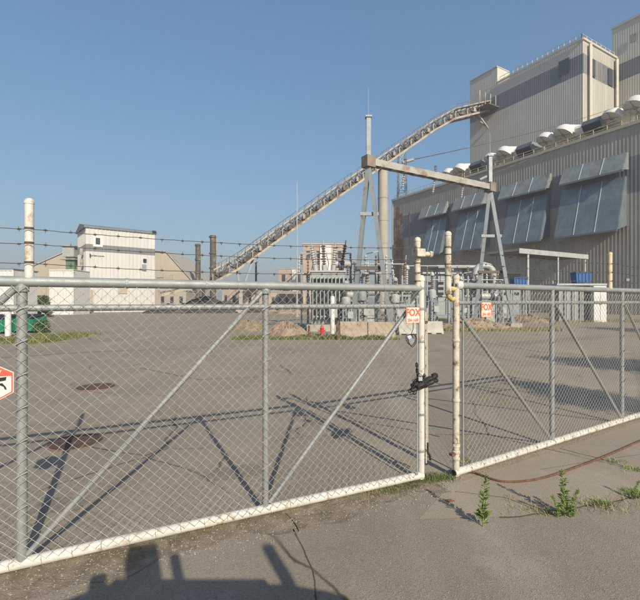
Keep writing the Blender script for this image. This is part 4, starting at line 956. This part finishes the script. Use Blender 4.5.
MB().tube(c - up * .05, c + up * .75, .07, 8).build('pipe', M_RUST, t); MB().lathe([(.075, .74), (.05, .80), (0, .82)], c, 8).build('cap', M_RUST, t)
c = G(337.5, 340); t = thing('marker_post', 'short dark rusty guard post at the barrier end', 'post', c)
MB().tube(c - up * .05, c + up * 1.0, .08, 8).build('pipe', M_RUST, t); MB().lathe([(.085, .99), (.05, 1.05), (0, 1.07)], c, 8).build('cap', M_RUST, t)

# ------------------------------------------------------------------ grass
def grass(name, spots, m, h, w, label, seed, lean=.4):
    random.seed(seed); mb = MB()
    for p in spots:
        a = random.uniform(0, 6.283); hh = h * random.uniform(.4, 1.15) * (.35 + .9 * abs(math.sin(p.x * 1.3 + .6 * math.sin(p.y * 2.1)) * math.sin(p.x * .37 + 1))); d = V((math.cos(a), math.sin(a), 0)); e = V((-d.y, d.x, 0)) * w * .5
        mid = p + d * hh * lean * .35 + up * hh * .6; tip = p + d * hh * lean * random.uniform(.5, 1.3) + up * hh
        mb.quad(p - e, p + e, mid + e * .7, mid - e * .7); mb.tri(mid - e * .7, mid + e * .7, tip)
    return tag(mb.build(name, m), label, 'grass', kind='stuff')
def scatter(px0, px1, py, n, dy, sd):
    random.seed(sd); out = []
    for i in range(n):
        px = random.uniform(px0, px1); q = G(px, py); out.append(V((q.x, q.y + abs(random.gauss(0, dy)) * random.choice((1, 1, -.35)), 0)))
    return out
grass('grass_patch', scatter(-25, 60, 341, 9000, 2.2, 1), M_GRASS, .24, .035, 'green grass patch around the dumpsters', 1)
grass('grass_patch', scatter(232, 340, 339, 8000, .8, 2) + scatter(340, 400, 339.5, 2500, .3, 22), M_GRASS, .26, .035, 'green grass verge at the foot of the mounds and barrier', 2)
grass('grass_patch', scatter(420, 446, 320, 2500, 1.6, 3), M_GRASS, .3, .05, 'grass behind the pale concrete barrier', 3)
grass('grass_patch', scatter(446, 560, 331, 5200, .8, 4) + scatter(520, 640, 322, 3000, 1.5, 44), M_DRYG, .32, .035, 'dry yellow grass around the red dirt mound', 4)
jl = []
random.seed(12)
for i in range(420):
    px = random.uniform(500, 650); y = 517 - max(0, px - 520) * .17; dens = max(0, math.sin(px * .13) * .9 + .1)
    if random.random() < dens: q = G(px, y); jl.append(q + V((random.gauss(0, .03), random.gauss(0, .035), 0)))
for cx, cy, n in ((545, 511, 120), (600, 505, 160), (635, 494, 260), (612, 462, 70), (632, 470, 90)):
    for i in range(n): q = G(cx, cy); jl.append(q + V((random.gauss(0, .09), random.gauss(0, .05), 0)))
grass('joint_grass', jl, M_WEED, .055, .008, 'low green weeds growing along the pavement joint', 6, .8)
jd = [G(random.uniform(505, 640), 515 - random.uniform(0, 18)) for i in range(250)] + [G(543, 512) + V((random.gauss(0, .06), random.gauss(0, .04), 0)) for i in range(160)]
grass('joint_grass', jd, M_DRYG, .09, .007, 'dry straw weeds growing along the pavement joint', 7, .9)
gg = []
random.seed(5)
for i in range(1500):
    t = random.choice((random.gauss(-.5, .25), random.uniform(-4, .2))); gg.append(E1 + U1 * t + N1 * random.gauss(.06, .07))
for i in range(500): gg.append(E1.lerp(E2, random.uniform(0, .9)) + V((random.gauss(0, .04), random.gauss(.0, .06), 0)))
grass('gate_grass', gg, M_GRASS, .05, .007, 'short grass growing under the chained gate leaf', 8, .8)
yd = []
for cx, cy, n, s in ((490, 390, 90, .3), (505, 401, 60, .25), (545, 380, 60, .3), (520, 372, 50, .3), (575, 392, 30, .25), (468, 462, 40, .1), (480, 450, 40, .15)):
    for i in range(n): q = G(cx, cy); yd.append(q + V((random.gauss(0, s), random.gauss(0, s), 0)))
grass('yard_weeds', yd, M_WEED, .07, .014, 'scattered low weeds on the yard behind the unchained leaf', 9, .9)
def weed(px, py, h, label, seed, lean=(0, 0)):
    random.seed(seed); c = G(px, py); t = thing('tall_weed', label, 'weed', c)
    st = [c + V((lean[0] * k * k, lean[1] * k * k, h * k)) for k in (0, .25, .5, .75, 1)]
    MB().path(st, .004, 5, [.006, .005, .004, .003, .0015]).build('stem', M_WEED, t); mb = MB()
    for i in range(120):
        k = random.uniform(.04, 1); j = min(3, int(k * 4)); p = st[j].lerp(st[j + 1], k * 4 - j); a = i * 2.4 + random.uniform(-.3, .3); L = h * (.24 - .15 * k) * random.uniform(.7, 1.15)
        d = V((math.cos(a), math.sin(a), .75)).normalized() * L; e = V((-math.sin(a), math.cos(a), 0)) * L * .13
        m1 = p + d * .55 + up * L * .08; tip = p + d - up * L * .12
        mb.quad(p, m1 - e, tip, m1 + e)
    mb.build('leaves', M_WEED, t)
    for i in range(14):
        a = i * 2.4; p = st[4] - up * .01 * i * h; 
        b = MB().tube(p, p + V((math.cos(a) * .02, math.sin(a) * .02, .03)), .004, 4, .001).build('bud', M_WEED, t)
weed(483, 527, .50, 'tall thin weed before the end post of the unchained leaf', 1, (.03, 0))
weed(565, 517, .46, 'tall bushy weed growing from the pavement joint near dry straw', 2, (-.02, .02))
weed(571, 518, .28, 'shorter weed leaning against the bushy tall weed', 3, (.07, 0))
weed(558, 518, .22, 'small weed at the foot of the bushy tall weed', 4, (-.06, 0))
weed(634, 500, .20, 'low leafy weed cluster on the pavement joint near the rusty cable', 5, (.05, 0))
# ------------------------------------------------------------------ the gate
def chainlink(E, Ud, Nn, t0, t1, z0, z1, off, dia, parent, r=0.0024):
    """woven diamonds: every wire zig-zags up the fabric and hooks its neighbours"""
    mb = MB(); half = dia / 2; n = int((t1 - t0) / half); rows = int((z1 - z0) / half); random.seed(11)
    def pt(t, z, e): 
        bow = 0.012 * math.sin(t * 1.7) * math.sin(z * 1.9 + 1) + .006 * math.sin(t * 5.1 + z * 3); sx = .007 * math.sin(t * 2.3 + z * 2.9) + .004 * math.sin(z * 7.1 + t); sz = .010 * math.sin(t * 1.9 + 1) * math.sin(z * 1.35) + .004 * math.sin(t * 6.3 + z * 4); return E + Ud * (t + sx) + Nn * (off + e + bow) + up * (z + sz)
    for i in range(n):
        pts = []
        for j in range(rows + 1):
            side = (i + j) % 2; t = t0 + (i + (0 if side == 0 else 1)) * half
            sh = 0.0035 if side else -0.0035
            t += random.uniform(-.0015, .0015)
            pts.append(pt(t + (.0035 if side else -.0035), z0 + j * half + (0.01 if j == rows else 0), sh))
        mb.path(pts, r, 4, cap=False)
    return tag(mb.build('chain_link_mesh', M_WIRE, parent), kind='stuff')
def strand(E, Ud, pts, parent, seed):
    random.seed(seed); mb = MB(); fine = []
    for (t0, z0), (t1, z1) in zip(pts, pts[1:]):
        n = max(2, int(abs(t1 - t0) / .06)); sg = abs(t1 - t0) * .012
        for i in range(n): k = i / n; fine.append(E + Ud * (t0 + (t1 - t0) * k) + up * (z0 + (z1 - z0) * k - sg * 4 * k * (1 - k) + random.uniform(-.0025, .0025)))
    t, z = pts[-1]; fine.append(E + Ud * t + up * z); mb.path(fine, .0032, 5)
    acc = 0; wire = mb.build('barbed_wire', M_BARB, parent); bm = MB()
    for a, b in zip(fine, fine[1:]):
        acc += (b - a).length
        if acc > .125:
            acc = 0; d = (b - a).normalized()
            bm.tube(a - d * .012, a + d * .012, .0075, 6)
            for k in range(4):
                v = V((random.gauss(0, 1), random.gauss(0, 1), random.gauss(0, 1))); v = (v - d * v.dot(d)).normalized(); bm.tube(a, a + v * .026, .0025, 4, .0008)
    tag(bm.build('barb', M_BARB, wire), kind='stuff')
def extension(E, Ud, t, z0, z1, r, parent, m, off=0.0, Nn=None):
    p = E + Ud * t + (Nn * off if Nn else V((0, 0, 0)))
    o = MB().lathe([(r, z0), (r, z1 - r * 1.5), (r * 1.1, z1 - r * 1.5), (r * 1.1, z1 - r * .9), (r * .85, z1 - r * .35), (r * .5, z1 - .005), (0, z1)], p, 18).build('extension_post', m, parent, smooth=True)
    return o, p
LZ, BZ, MZ = 2.368, 0.062, 2.15
# ---- left leaf
ga = thing('gate_leaf', 'chain-link gate leaf with black chain round its white end post', 'gate', E1, 'leaves of the double gate')
tb_ = [0, -2.0, -4.08, -6.15]
gp = lambda t, z, e=0: E1 + U1 * t + N1 * e + up * z
MB().tube(gp(-6.25, LZ), gp(.02, LZ), .044, 14).build('top_rail', M_GALV, ga, smooth=True)
MB().tube(gp(-6.1, MZ), gp(-.04, MZ), .028, 12).build('middle_rail', M_GALV, ga, smooth=True)
MB().tube(gp(-6.25, BZ), gp(.02, BZ), .047, 14).build('bottom_rail', M_WHITEPIPE, ga, smooth=True)
MB().tube(gp(0, .02), gp(0, LZ + .10), .042, 16).build('end_post', M_WHITEPIPE, ga, smooth=True)
MB().lathe([(.047, LZ + .09), (.047, LZ + .13), (.03, LZ + .16), (0, LZ + .165)], gp(0, 0), 14).build('post_cap', M_WHITEPIPE, ga, smooth=True)
for t in tb_[1:]: MB().tube(gp(t, BZ), gp(t, LZ), .04 if t < -3 else .032, 14).build('upright', M_GALV, ga, smooth=True)
def brace(f, a, b, r, par): MB().tube(f(*a), f(*b), r, 12).build('brace', M_GALV, par, smooth=True)
brace(gp, (-2.03, LZ - .06), (-4.04, BZ + .06), .025, ga); brace(gp, (-1.96, BZ + .06), (-.05, LZ - .1), .025, ga); brace(gp, (-4.13, LZ - .06), (-6.1, BZ + .06), .03, ga)
MB().bar(gp(-.10, .10, .055), gp(-.10, LZ - .1, .055), .02, .006, N1).build('tension_bar', M_GALV, ga)
for z in (.35, .8, 1.25, 1.7, 2.1): MB().lathe([(.045, z), (.049, z + .004), (.049, z + .026), (.045, z + .03)], gp(0, 0), 14).build('tension_band', M_GALV, ga)
for t in (-2.0, -4.08): MB().lathe([(.05, LZ - .085), (.052, LZ - .08), (.052, LZ - .045), (.05, LZ - .04)], gp(t, 0), 14).build('pipe_clamp', M_GALV, ga)
for t in (-.55, -2.6, -3.3, -4.8):
    MB().lathe([(.046, -.012), (.0475, -.01), (.0475, .01), (.046, .012)], gp(t, LZ), 14, U1).build('rail_clamp', M_GALV, ga)
chainlink(E1, U1, N1, -6.1, -.09, .075, 2.33, .058, .0915, ga)
# wire ties that hold the fabric to the uprights and rails
tie = MB()
for t in tb_[1:]:
    for z in [.25 + .27 * k for k in range(8)]:
        tie.bar(gp(t - .05, z - .02, .052), gp(t + .05, z + .03, .052), .006)
for k in range(26):
    t = -.2 - k * .22; tie.path([gp(t, BZ + .052, .0), gp(t - .003, BZ + .02, .05), gp(t + .006, BZ - .03, .04)], .003, 4); tie.path([gp(t, MZ + .03, .0), gp(t, MZ, .034), gp(t + .006, MZ - .03, .0)], .003, 4)
tag(tie.build('wire_tie', M_STEEL2, ga), kind='stuff')
o, p = extension(E1, U1, -4.03, LZ + .012, 3.06, .034, ga, M_WHITEPIPE)
for z, h in ((2.80, .012), (2.68, .012), (2.52, .012)): MB().lathe([(.0345, z), (.0352, z + .004), (.0352, z + h), (.0345, z + h + .004)], p, 18).build('wire_wrap', M_BARB, o)
o2, p2 = extension(E1, U1, -.055, LZ + .012, 3.0, .038, ga, M_RUSTPIPE)
MB().box(p2 + V((0.01, -.02, 2.80)), (.125, .125, .10), math.atan2(U1.y, U1.x)).build('clamp_box', M_RUSTPIPE, o2, bevel=.012)
MB().tube(p2 + V((.05, -.0, 2.79)), p2 + V((.17, .03, 2.79)), .03, 12).build('stub_pipe', M_RUSTPIPE, o2); MB().tube(p2 + V((.15, .025, 2.79)), p2 + V((.185, .035, 2.79)), .04, 12).build('stub_cap', M_RUSTPIPE, o2)
for z in (2.45, 2.55, 2.67): MB().lathe([(.039, z), (.042, z + .004), (.042, z + .010), (.039, z + .014)], p2, 14).build('wire_wrap', M_BARB, o2)
for i, (za, zc) in enumerate(((2.795, 2.86), (2.675, 2.72), (2.515, 2.555))):
    strand(E1 + N1 * .05, U1, [(-6.2, za + .02), (-4.03, za), (-.055, zc)], ga, i)
# ---- right leaf
gb = thing('gate_leaf', 'chain-link gate leaf with a rust-streaked end post, standing free of the chain', 'gate', E2, 'leaves of the double gate')
gq = lambda t, z, e=0: E2 + U2 * t + N2 * e + up * z
LZ2, MZ2 = 2.41, 2.19
tr_ = [0, 2.147, 4.40, 6.6]
MB().tube(gq(-.03, LZ2), gq(6.7, LZ2), .042, 14).build('top_rail', M_GALV, gb, smooth=True)
MB().lathe([(.056, -.05), (.06, -.045), (.06, .045), (.05, .05)], gq(.03, LZ2), 14, U2).build('rail_fitting', M_WHITEPIPE, gb, smooth=True)
MB().lathe([(.034, -.002), (.034, .0)], gq(-.034, LZ2), 12, U2).build('open_pipe_end', M_DARK, gb)
MB().tube(gq(.04, MZ2), gq(6.6, MZ2), .026, 12).build('middle_rail', M_GALV, gb, smooth=True)
MB().tube(gq(-.04, BZ), gq(6.7, BZ), .047, 14).build('bottom_rail', M_WHITEPIPE, gb, smooth=True)
MB().lathe([(.038, -.002), (.038, .0)], gq(-.044, BZ), 12, U2).build('open_pipe_end', M_DARK, gb)
MB().tube(gq(0, .02), gq(0, LZ2 + .09), .042, 16).build('end_post', M_RUSTPIPE, gb, smooth=True)
MB().lathe([(.047, LZ2 + .08), (.047, LZ2 + .11), (.03, LZ2 + .14), (0, LZ2 + .145)], gq(0, 0), 14).build('post_cap', M_RUSTPIPE, gb, smooth=True)
for t in tr_[1:]: MB().tube(gq(t, BZ), gq(t, LZ2), .036, 14).build('upright', M_GALV, gb, smooth=True)
brace(gq, (.10, 2.02), (2.11, BZ + .05), .024, gb); brace(gq, (2.20, 2.2), (4.36, BZ + .05), .024, gb); brace(gq, (4.45, 2.2), (6.55, BZ + .05), .024, gb)
MB().tube(gq(.13, BZ), gq(.13, LZ2 - .03), .014, 10).build('tension_bar', M_GALV, gb)
for z in (.22, .30, .38, .95, 1.7): MB().lathe([(.045, z), (.050, z + .006), (.050, z + .03), (.045, z + .036)], gq(0, 0), 14).build('tension_band', M_RUSTPIPE, gb)
MB().bar(gq(-.10, .30), gq(.0, .30), .05, .03).build('latch_lug', M_RUST, gb)
chainlink(E2, U2, N2, .13, 6.55, .085, 2.37, .055, .0915, gb)
tie = MB()
for k in range(26):
    t = .25 + k * .24; tie.path([gq(t, BZ + .052, .0), gq(t - .003, BZ + .02, .05), gq(t + .006, BZ - .03, .04)], .0035, 4); tie.path([gq(t, MZ2 + .03, .0), gq(t, MZ2, .034), gq(t + .006, MZ2 - .03, .0)], .003, 4)
for t in tr_[1:]:
    for z in [.25 + .27 * k for k in range(8)]: tie.bar(gq(t - .045, z - .02, .048), gq(t + .045, z + .03, .048), .006)
tag(tie.build('wire_tie', M_RUST, gb), kind='stuff')
o3, p3 = extension(E2, U2, -.145, 2.30, 3.08, .039, gb, M_RUSTPIPE)
hook = [p3 + up * 2.34, p3 + up * 2.27 + U2 * .01, p3 + up * 2.235 + U2 * .06, gq(0, 2.235)]
MB().path(hook, .031, 12).build('elbow', M_YELLOW, o3, smooth=True); MB().path([p3 + up * 2.36, p3 + U2 * .06 + up * 2.365, gq(0, 2.36)], .03, 12).build('elbow', M_YELLOW, o3, smooth=True)
for z in (2.52, 2.66, 2.78, 2.87): MB().lathe([(.040, z), (.043, z + .004), (.043, z + .010), (.040, z + .014)], p3, 14).build('wire_wrap', M_BARB, o3)
o4, p4 = extension(E2, U2, 3.95, LZ2 + .012, 3.08, .038, gb, mat('ochre_pipe', (0.60, 0.47, 0.29), .6, var=.15, scale=8, col2=(.3, .15, .06), amt=.35, ascale=6))
for i, z in enumerate((2.87, 2.72, 2.57)):
    strand(E2 + N2 * .05, U2, [(-.145, z), (3.95, z), (6.7, z)], gb, 20 + i)
# ---- things hung on the gate
def fox(f, Ud, Nn, t, z, e, label):
    w, h = .205, .195; c = f(t, z, e); s = thing('lettered_sign', label, 'sign', c, 'orange lettered signs on the gate')
    MB().quadbox(c - Ud * w / 2 - up * h / 2, Ud * w, -Nn * .004, up * h).build('plate', M_SIGNW, s)
    bw = .006
    for o, a, b in ((c - Ud * w / 2 - up * h / 2, Ud * w, up * bw), (c - Ud * w / 2 + up * (h / 2 - bw), Ud * w, up * bw), (c - Ud * w / 2 - up * (h / 2 - bw), Ud * bw, up * (h - 2 * bw)), (c + Ud * (w / 2 - bw) - up * (h / 2 - bw), Ud * bw, up * (h - 2 * bw))):
        MB().quadbox(o, a, Nn * .0015, b).build('border', M_SIGNO, s)
    textmesh('lettering', 'FOX', .118, M_SIGNO, s, c + up * .028 + Nn * .001, Ud, up, .0042, .92)
    textmesh('phone_number', '284-1600', .054, M_SIGNO, s, c - up * .062 + Nn * .001, Ud, up, .0012, .80)
    for sx in (-1, 1):
        for sz in (-1, 1): MB().lathe([(.005, 0), (.005, .003), (0, .004)], c + Ud * sx * .09 + up * sz * .086, 8, Nn).build('screw', M_STEEL, s)
def pxt(E, Ud, px):
    k = (px - CX) / F; return (k * E.y - E.x) / (Ud.x - k * Ud.y)
t = pxt(E1, U1, 408.5); z = H + (CY - 315) / F * gp(t, 0).y; fox(gp, U1, N1, t + .01, z, .075, 'white sign with orange letters on the chained leaf above a silver box')
t = pxt(E2, U2, 481.5); z = H + (CY - 309.5) / F * gq(t, 0).y; fox(gq, U2, N2, t, z, .075, 'white sign with orange letters on the leaf with the rusty end post')
# hexagonal camera-surveillance sign
t = pxt(E1, U1, -5); z = H + (CY - 382) / F * gp(t, 0).y; c = gp(t, z, .075)
hs = thing('surveillance_sign', 'hexagonal red and white sign with a black surveillance camera pictogram', 'sign', c)
def hexa(r, e, m, name, zlo=-9, zhi=9):
    pts = [(math.sin(a) * r, math.cos(a) * r) for a in [k * math.pi / 3 for k in range(6)]]; out = []
    for i in range(6):
        (x0, y0), (x1, y1) = pts[i], pts[(i + 1) % 6]
        for k in range(8): out.append((x0 + (x1 - x0) * k / 8, y0 + (y1 - y0) * k / 8))
    out = [(x, min(max(y, zlo), zhi)) for x, y in out]
    MB().prism([c + U1 * x + up * y + N1 * e for x, y in out], -N1 * .0022).build(name, m, hs)
hexa(.160, .000, M_SIGNW, 'plate'); hexa(.153, .003, M_SIGNR, 'border'); hexa(.143, .006, M_SIGNW, 'face'); hexa(.143, .009, M_SIGNR, 'red_header', zlo=.055)
cp = lambda x, y, e=.0125: c + U1 * x + up * y + N1 * e
MB().prism([cp(-.06, .0), cp(.088, .022), cp(.092, .048), cp(-.055, .036)], -N1 * .002).build('camera_pictogram', M_INK, hs)
MB().prism([cp(.05, .0), cp(.066, .0), cp(.088, -.03), cp(.094, -.052), cp(.082, -.05), cp(.074, -.028), cp(.046, -.012)], -N1 * .002).build('bracket_pictogram', M_INK, hs)
textmesh('lettering', 'CCTV', .045, M_SIGNW, hs, c + up * .085 + N1 * .0095, U1, up, .001)
# chain, sleeve and padlock
def link(c, d, nrm, L, w, r):
    d = V(d).normalized(); s = V(nrm) - d * V(nrm).dot(d); s.normalize(); pts = []
    for k in range(13):
        a = 2 * math.pi * k / 12; x = math.cos(a) * (L / 2 - w / 2 * 0) ; pts.append(c + d * math.copysign(abs(math.cos(a)) ** .7, math.cos(a)) * L / 2 + s * math.sin(a) * w / 2)
    return MB().path(pts, r, 6, cap=False)
zc = H + (CY - 380) / F * E1.y; c0 = gp(0, zc)
ch = thing('lock_chain', 'black chain with rubber sleeve wrapped round the end post of the chained leaf', 'chain', c0)
random.seed(9)
def fold(a, b, r, e):
    pts = [a.lerp(b, i / 9) + V((random.uniform(-1, 1), random.uniform(-1, 1), random.uniform(-1, 1))) * .008 for i in range(10)]
    MB().path(pts, r, 9, [r * (.75 if i in (0, 9) else random.uniform(.8, 1.2)) for i in range(10)]).build('sleeve', M_BLACK, ch)
fold(gp(-.22, zc - .085, .10), gp(.20, zc - .005, .06), .030, 0)
fold(gp(-.17, zc - .045, .13), gp(.22, zc + .045, .03), .032, 0)
fold(gp(-.05, zc - .005, .12), gp(.21, zc + .06, .05), .024, 0)
fold(gp(-.20, zc - .06, .07), gp(-.06, zc + .0, .12), .034, 0)
MB().path([gp(.02, zc - .04, .085), gp(.10, zc - .03, .02), gp(.08, zc - .02, -.07), gp(-.02, zc - .02, -.08), gp(-.09, zc - .01, -.02), gp(-.12, zc, .09)], .026, 10).build('sleeve', M_BLACK, ch, smooth=True)
random.seed(3)
for path, n in (([gp(-.24, zc - .09, .1), gp(-.20, zc - .03, .11), gp(-.14, zc + .03, .11), gp(-.10, zc + .08, .08)], 8), ([gp(.18, zc + .01, 0), gp(.235, zc + .0, -.02), gp(.235, zc + .05, -.01), gp(.17, zc + .06, .02)], 6), ([gp(-.17, zc - .12, .1), gp(-.08, zc + .03, .13), gp(-.03, zc + .07, .10)], 7), ([gp(-.12, zc + .1, .08), gp(-.12, zc + .2, .07)], 4)):
    for i in range(n):
        k = i / (n - 1) * (len(path) - 1); j = min(int(k), len(path) - 2); q = path[j].lerp(path[j + 1], k - j); d = path[j + 1] - path[j]
        link(q, d, V((0, 0, 1)) + N1 * (1.5 if i % 2 else -.6) + U1 * .3, .052, .03, .0065).build('chain_link', M_BLACK, ch, smooth=True)
pl = MB().box(gp(-.125, zc + .045, .14), (.055, .026, .045), math.atan2(U1.y, U1.x)).build('padlock', M_TLIGHT, ch, bevel=.005)
MB().path([gp(-.145, zc + .065, .14), gp(-.145, zc + .095, .14), gp(-.125, zc + .108, .14), gp(-.105, zc + .095, .14), gp(-.105, zc + .065, .14)], .005, 8).build('shackle', M_STEEL, pl)
# silver box with looped cable
t = pxt(E1, U1, 406); z = H + (CY - 338.5) / F * gp(t, 0).y; c = gp(t, z, .1)
kb = thing('key_box', 'small silver box with looped black cable hanging on the mesh under a sign', 'box', c)
rot = Matrix.Rotation(.45, 3, N1); a, b = rot @ U1, rot @ up
MB().quadbox(c - a * .035 - b * .05, a * .07, -N1 * .035, b * .10).build('case', mat('silver_plastic', (.55, .58, .62), .35, .3, var=.1, scale=10), kb, bevel=.008)
MB().quadbox(c - a * .026 - b * .038, a * .052, N1 * .006, b * .05).build('keypad', M_STEEL, kb)
for r0, dx, dz in ((.07, .01, -.01), (.06, -.025, .0), (.075, .02, -.02)):
    MB().path([c + U1 * (dx + math.cos(q) * r0 * .8) + up * (dz + math.sin(q) * r0) + N1 * .012 * math.sin(q * 2) for q in [i * .45 for i in range(15)]], .004, 6).build('cable_loop', M_BLACK, kb)
MB().path([c + up * .06, c + up * .12 + U1 * .03, c + up * .2 + U1 * .03], .004, 6).build('cable', M_BLACK, kb)
# two drop rods beside the end post
for i, (px, yb, yt, m, lb) in enumerate(((425.5, 463, 312, M_RUSTPIPE, 'longer cream drop rod beside the chained end post'), (428.5, 452, 308, M_TRIM, 'shorter cream rod with a black foot beside the chained end post'))):
    Yv = E1.y + .05; a, b = AT(px + .6 - i * 1.5, yb, Yv), AT(px, yt, Yv); t = thing('drop_rod', lb, 'rod', a, 'rods beside the end post')
    if i: a, b = AT(427.5, yb, Yv), AT(426.9, yt, Yv)
    MB().tube(a, b, .010, 8).build('rod', m, t)
    if i: MB().path([a + up * .12, a, a + V((.03, 0, -.05)), a + V((.035, 0, -.1))], .014, 8).build('rubber_foot', M_BLACK, t)
    for z in (.35, 1.15, 1.95): MB().bar(gp(.04, z), V((a.x, a.y, z)) , .014, .03).build('bracket', M_RUST, t)
# rusty cable on the pavement
pts = [G(x, y, .018) for x, y in ((455, 473), (472, 472), (486, 477), (500, 481), (518, 481.5), (540, 478.5), (562, 472), (590, 462), (615, 452), (640, 441), (680, 424))]
fine = []
for i in range(len(pts) - 1):
    p0, p1, p2, p3_ = pts[max(0, i - 1)], pts[i], pts[i + 1], pts[min(len(pts) - 1, i + 2)]
    for k in range(8):
        u = k / 8; fine.append(.5 * ((2 * p1) + (p2 - p0) * u + (2 * p0 - 5 * p1 + 4 * p2 - p3_) * u * u + (3 * p1 - p0 - 3 * p2 + p3_) * u ** 3))
o = MB().path(fine, .014, 8).build('rusty_cable', M_RUST, smooth=True); single(o, (pts[3].x, pts[3].y, 0)); tag(o, 'rusty brown cable curving across the pavement before the unchained leaf', 'cable')
# scrap on the pavement
q = G(450, 502); o = heap('scrap_piece', (q.x, q.y, 0.004), .07, .03, .03, M_RUST, 'small dark rusty scrap lying on the pavement before the gap', 'scrap', n=9, rings=3, seed=8)

# ------------------------------------------------------------------ street trees beside the gate, right of the view (they shade the yard)
def tree(label, c, h, cz, rx, rz, n, seed, leaf=.13):
    random.seed(seed); c = V(c); t = thing('street_tree', label, 'tree', c, 'street trees beyond the unchained leaf')
    MB().path([c - up * .1, c + up * h * .3, c + V((.1, .05, h * .55)), c + V((.05, .1, h * .85))], .1, 9, [.15, .12, .08, .03]).build('trunk', M_BARK, t, smooth=True)
    cl = []
    for i in range(26):
        v = V((random.gauss(0, 1), random.gauss(0, 1), random.gauss(0, 1))).normalized() * random.uniform(.35, 1) ; q = c + V((v.x * rx, v.y * rx, cz + v.z * rz)); cl.append(q)
    for q in cl[:10]: MB().tube(c + up * h * random.uniform(.3, .6), q, .035, 5, .01).build('limb', M_BARK, t)
    mb = MB()
    for i in range(n):
        q = random.choice(cl) + V((random.gauss(0, .28) * rx, random.gauss(0, .28) * rx, random.gauss(0, .25) * rz)) * .8
        d = V((random.gauss(0, 1), random.gauss(0, 1), random.gauss(0, 1))).normalized(); e = d.orthogonal().normalized() * leaf * .35; d *= leaf
        mb.quad(q, q + d * .5 - e, q + d, q + d * .5 + e)
    mb.build('crown', M_LEAF, t)
tree('small street tree nearest the gate leaf', (9.3, 3.0, 0), 5.2, 4.3, .95, .8, 5000, 1)
tree('middle-sized street tree behind the fence line', (15.4, 5.0, 0), 7.5, 6.2, 1.6, 1.1, 7000, 2, .17)
tree('large tree beyond the pipe fence', (33, 15.5, 0), 12, 9.6, 3.2, 2.4, 9000, 3, .26)

# ------------------------------------------------------------------ the survey car under the camera (its shadow falls along the bottom of the frame)
ca = thing('survey_car', 'white car with a roof mast parked on the driveway facing along the gate', 'car', (0, -.45, 0))
ux, vx = V((1, 0, 0)), V((0, 1, 0)); co = V((1.05, -.01, 0))
cw_ = lambda u, v, z: co + ux * u + vx * v + up * z
def profile(pts, v0, v1, name, m, par, bevel=.05): return MB().prism([cw_(u, v0, z) for u, z in pts], vx * (v1 - v0)).build(name, m, par, bevel=bevel)
profile([(-2.2, .35), (1.95, .35), (2.05, .6), (1.9, .86), (.95, .98), (-2.1, .98), (-2.25, .7)], -.87, .87, 'body', M_CARP, ca, .08)
profile([(-2.05, .98), (.9, .98), (.25, 1.60), (-.1, 1.66), (-1.5, 1.66), (-1.95, 1.5)], -.74, .74, 'cabin', M_CARP, ca, .1)
for sv in (-1, 1):
    for us in ((-1.85, -.95), (-.85, .55)):
        MB().prism([cw_(us[0], sv * .745, 1.02), cw_(us[1], sv * .745, 1.02), cw_(us[1] - (.5 if us[1] > 0 else 0), sv * .745, 1.48), cw_(us[0] + .05, sv * .745, 1.48)], vx * sv * .012).build('side_window', M_GLASS, ca)
    dd = MB().quadbox(cw_(-.8, sv * .872, .5), ux * 1.1, vx * sv * .012, up * .44).build('door', M_CARP, ca); MB().quadbox(cw_(-.7, sv * .886, .82), ux * .18, vx * sv * .02, up * .03).build('handle', M_STEEL, dd)
    for u in (-1.4, 1.25):
        w = MB().lathe([(.31, -.1), (.32, -.08), (.32, .08), (.31, .1)], cw_(u, sv * .78, .32), 20, vx).build('wheel', M_BLACK, ca); MB().lathe([(.2, 0), (.2, .01)], cw_(u, sv * .885, .32), 16, vx * sv).build('rim', M_TLIGHT, w)
    MB().box(cw_(1.98, sv * .62, .68), (.14, .3, .14), math.atan2(ux.y, ux.x)).build('headlight', M_SIGNW, ca, bevel=.02)
    MB().bar(cw_(-1.4, sv * .6, 1.70), cw_(-.2, sv * .6, 1.70), .05).build('roof_rack', M_BLACK, ca)
MB().prism([cw_(.86, -.62, 1.03), cw_(.86, .62, 1.03), cw_(.2, .58, 1.575), cw_(.2, -.58, 1.575)], V((0, 0, .02)) + ux * .03).build('windscreen', M_GLASS, ca)
for (x, y, z0, z1, w, nm) in ((.32, -.30, 2.02, 2.55, .24, 'camera_pod'), (-.06, -.26, 2.0, 2.30, .12, 'sensor'), (.56, -.22, 2.0, 2.46, .08, 'sensor'), (1.44, -.28, 2.25, 2.58, .10, 'antenna_box')):
    m0 = MB().tube((x, y, 1.62), (x, y, z0 + .05), .035, 10).build('mast', M_BLACK, ca)
    MB().box((x, y, (z0 + z1) / 2), (w, w, z1 - z0), .3).build(nm, M_BLACK, ca, bevel=.02)
MB().bar((-.1, -.27, 1.78), (.6, -.24, 1.78), .06).build('sensor_arm', M_BLACK, ca)

# ------------------------------------------------------------------ thin summer haze over the whole site
hzm = bpy.data.materials.new('haze_air'); hzm.use_nodes = True; hn = hzm.node_tree; hn.nodes.remove(hn.nodes['Principled BSDF'])
pv = hn.nodes.new('ShaderNodeVolumePrincipled'); pv.inputs['Color'].default_value = (.93, .95, 1, 1); pv.inputs['Density'].default_value = .0009; pv.inputs['Anisotropy'].default_value = .2
hn.links.new(pv.outputs[0], hn.nodes['Material Output'].inputs['Volume'])
hb = MB().quadbox((-1510, -310, -1), (3020, 0, 0), (0, 2820, 0), (0, 0, 76)).build('haze', hzm); tag(hb, 'thin pale summer haze in the air over the site', 'haze', kind='stuff')
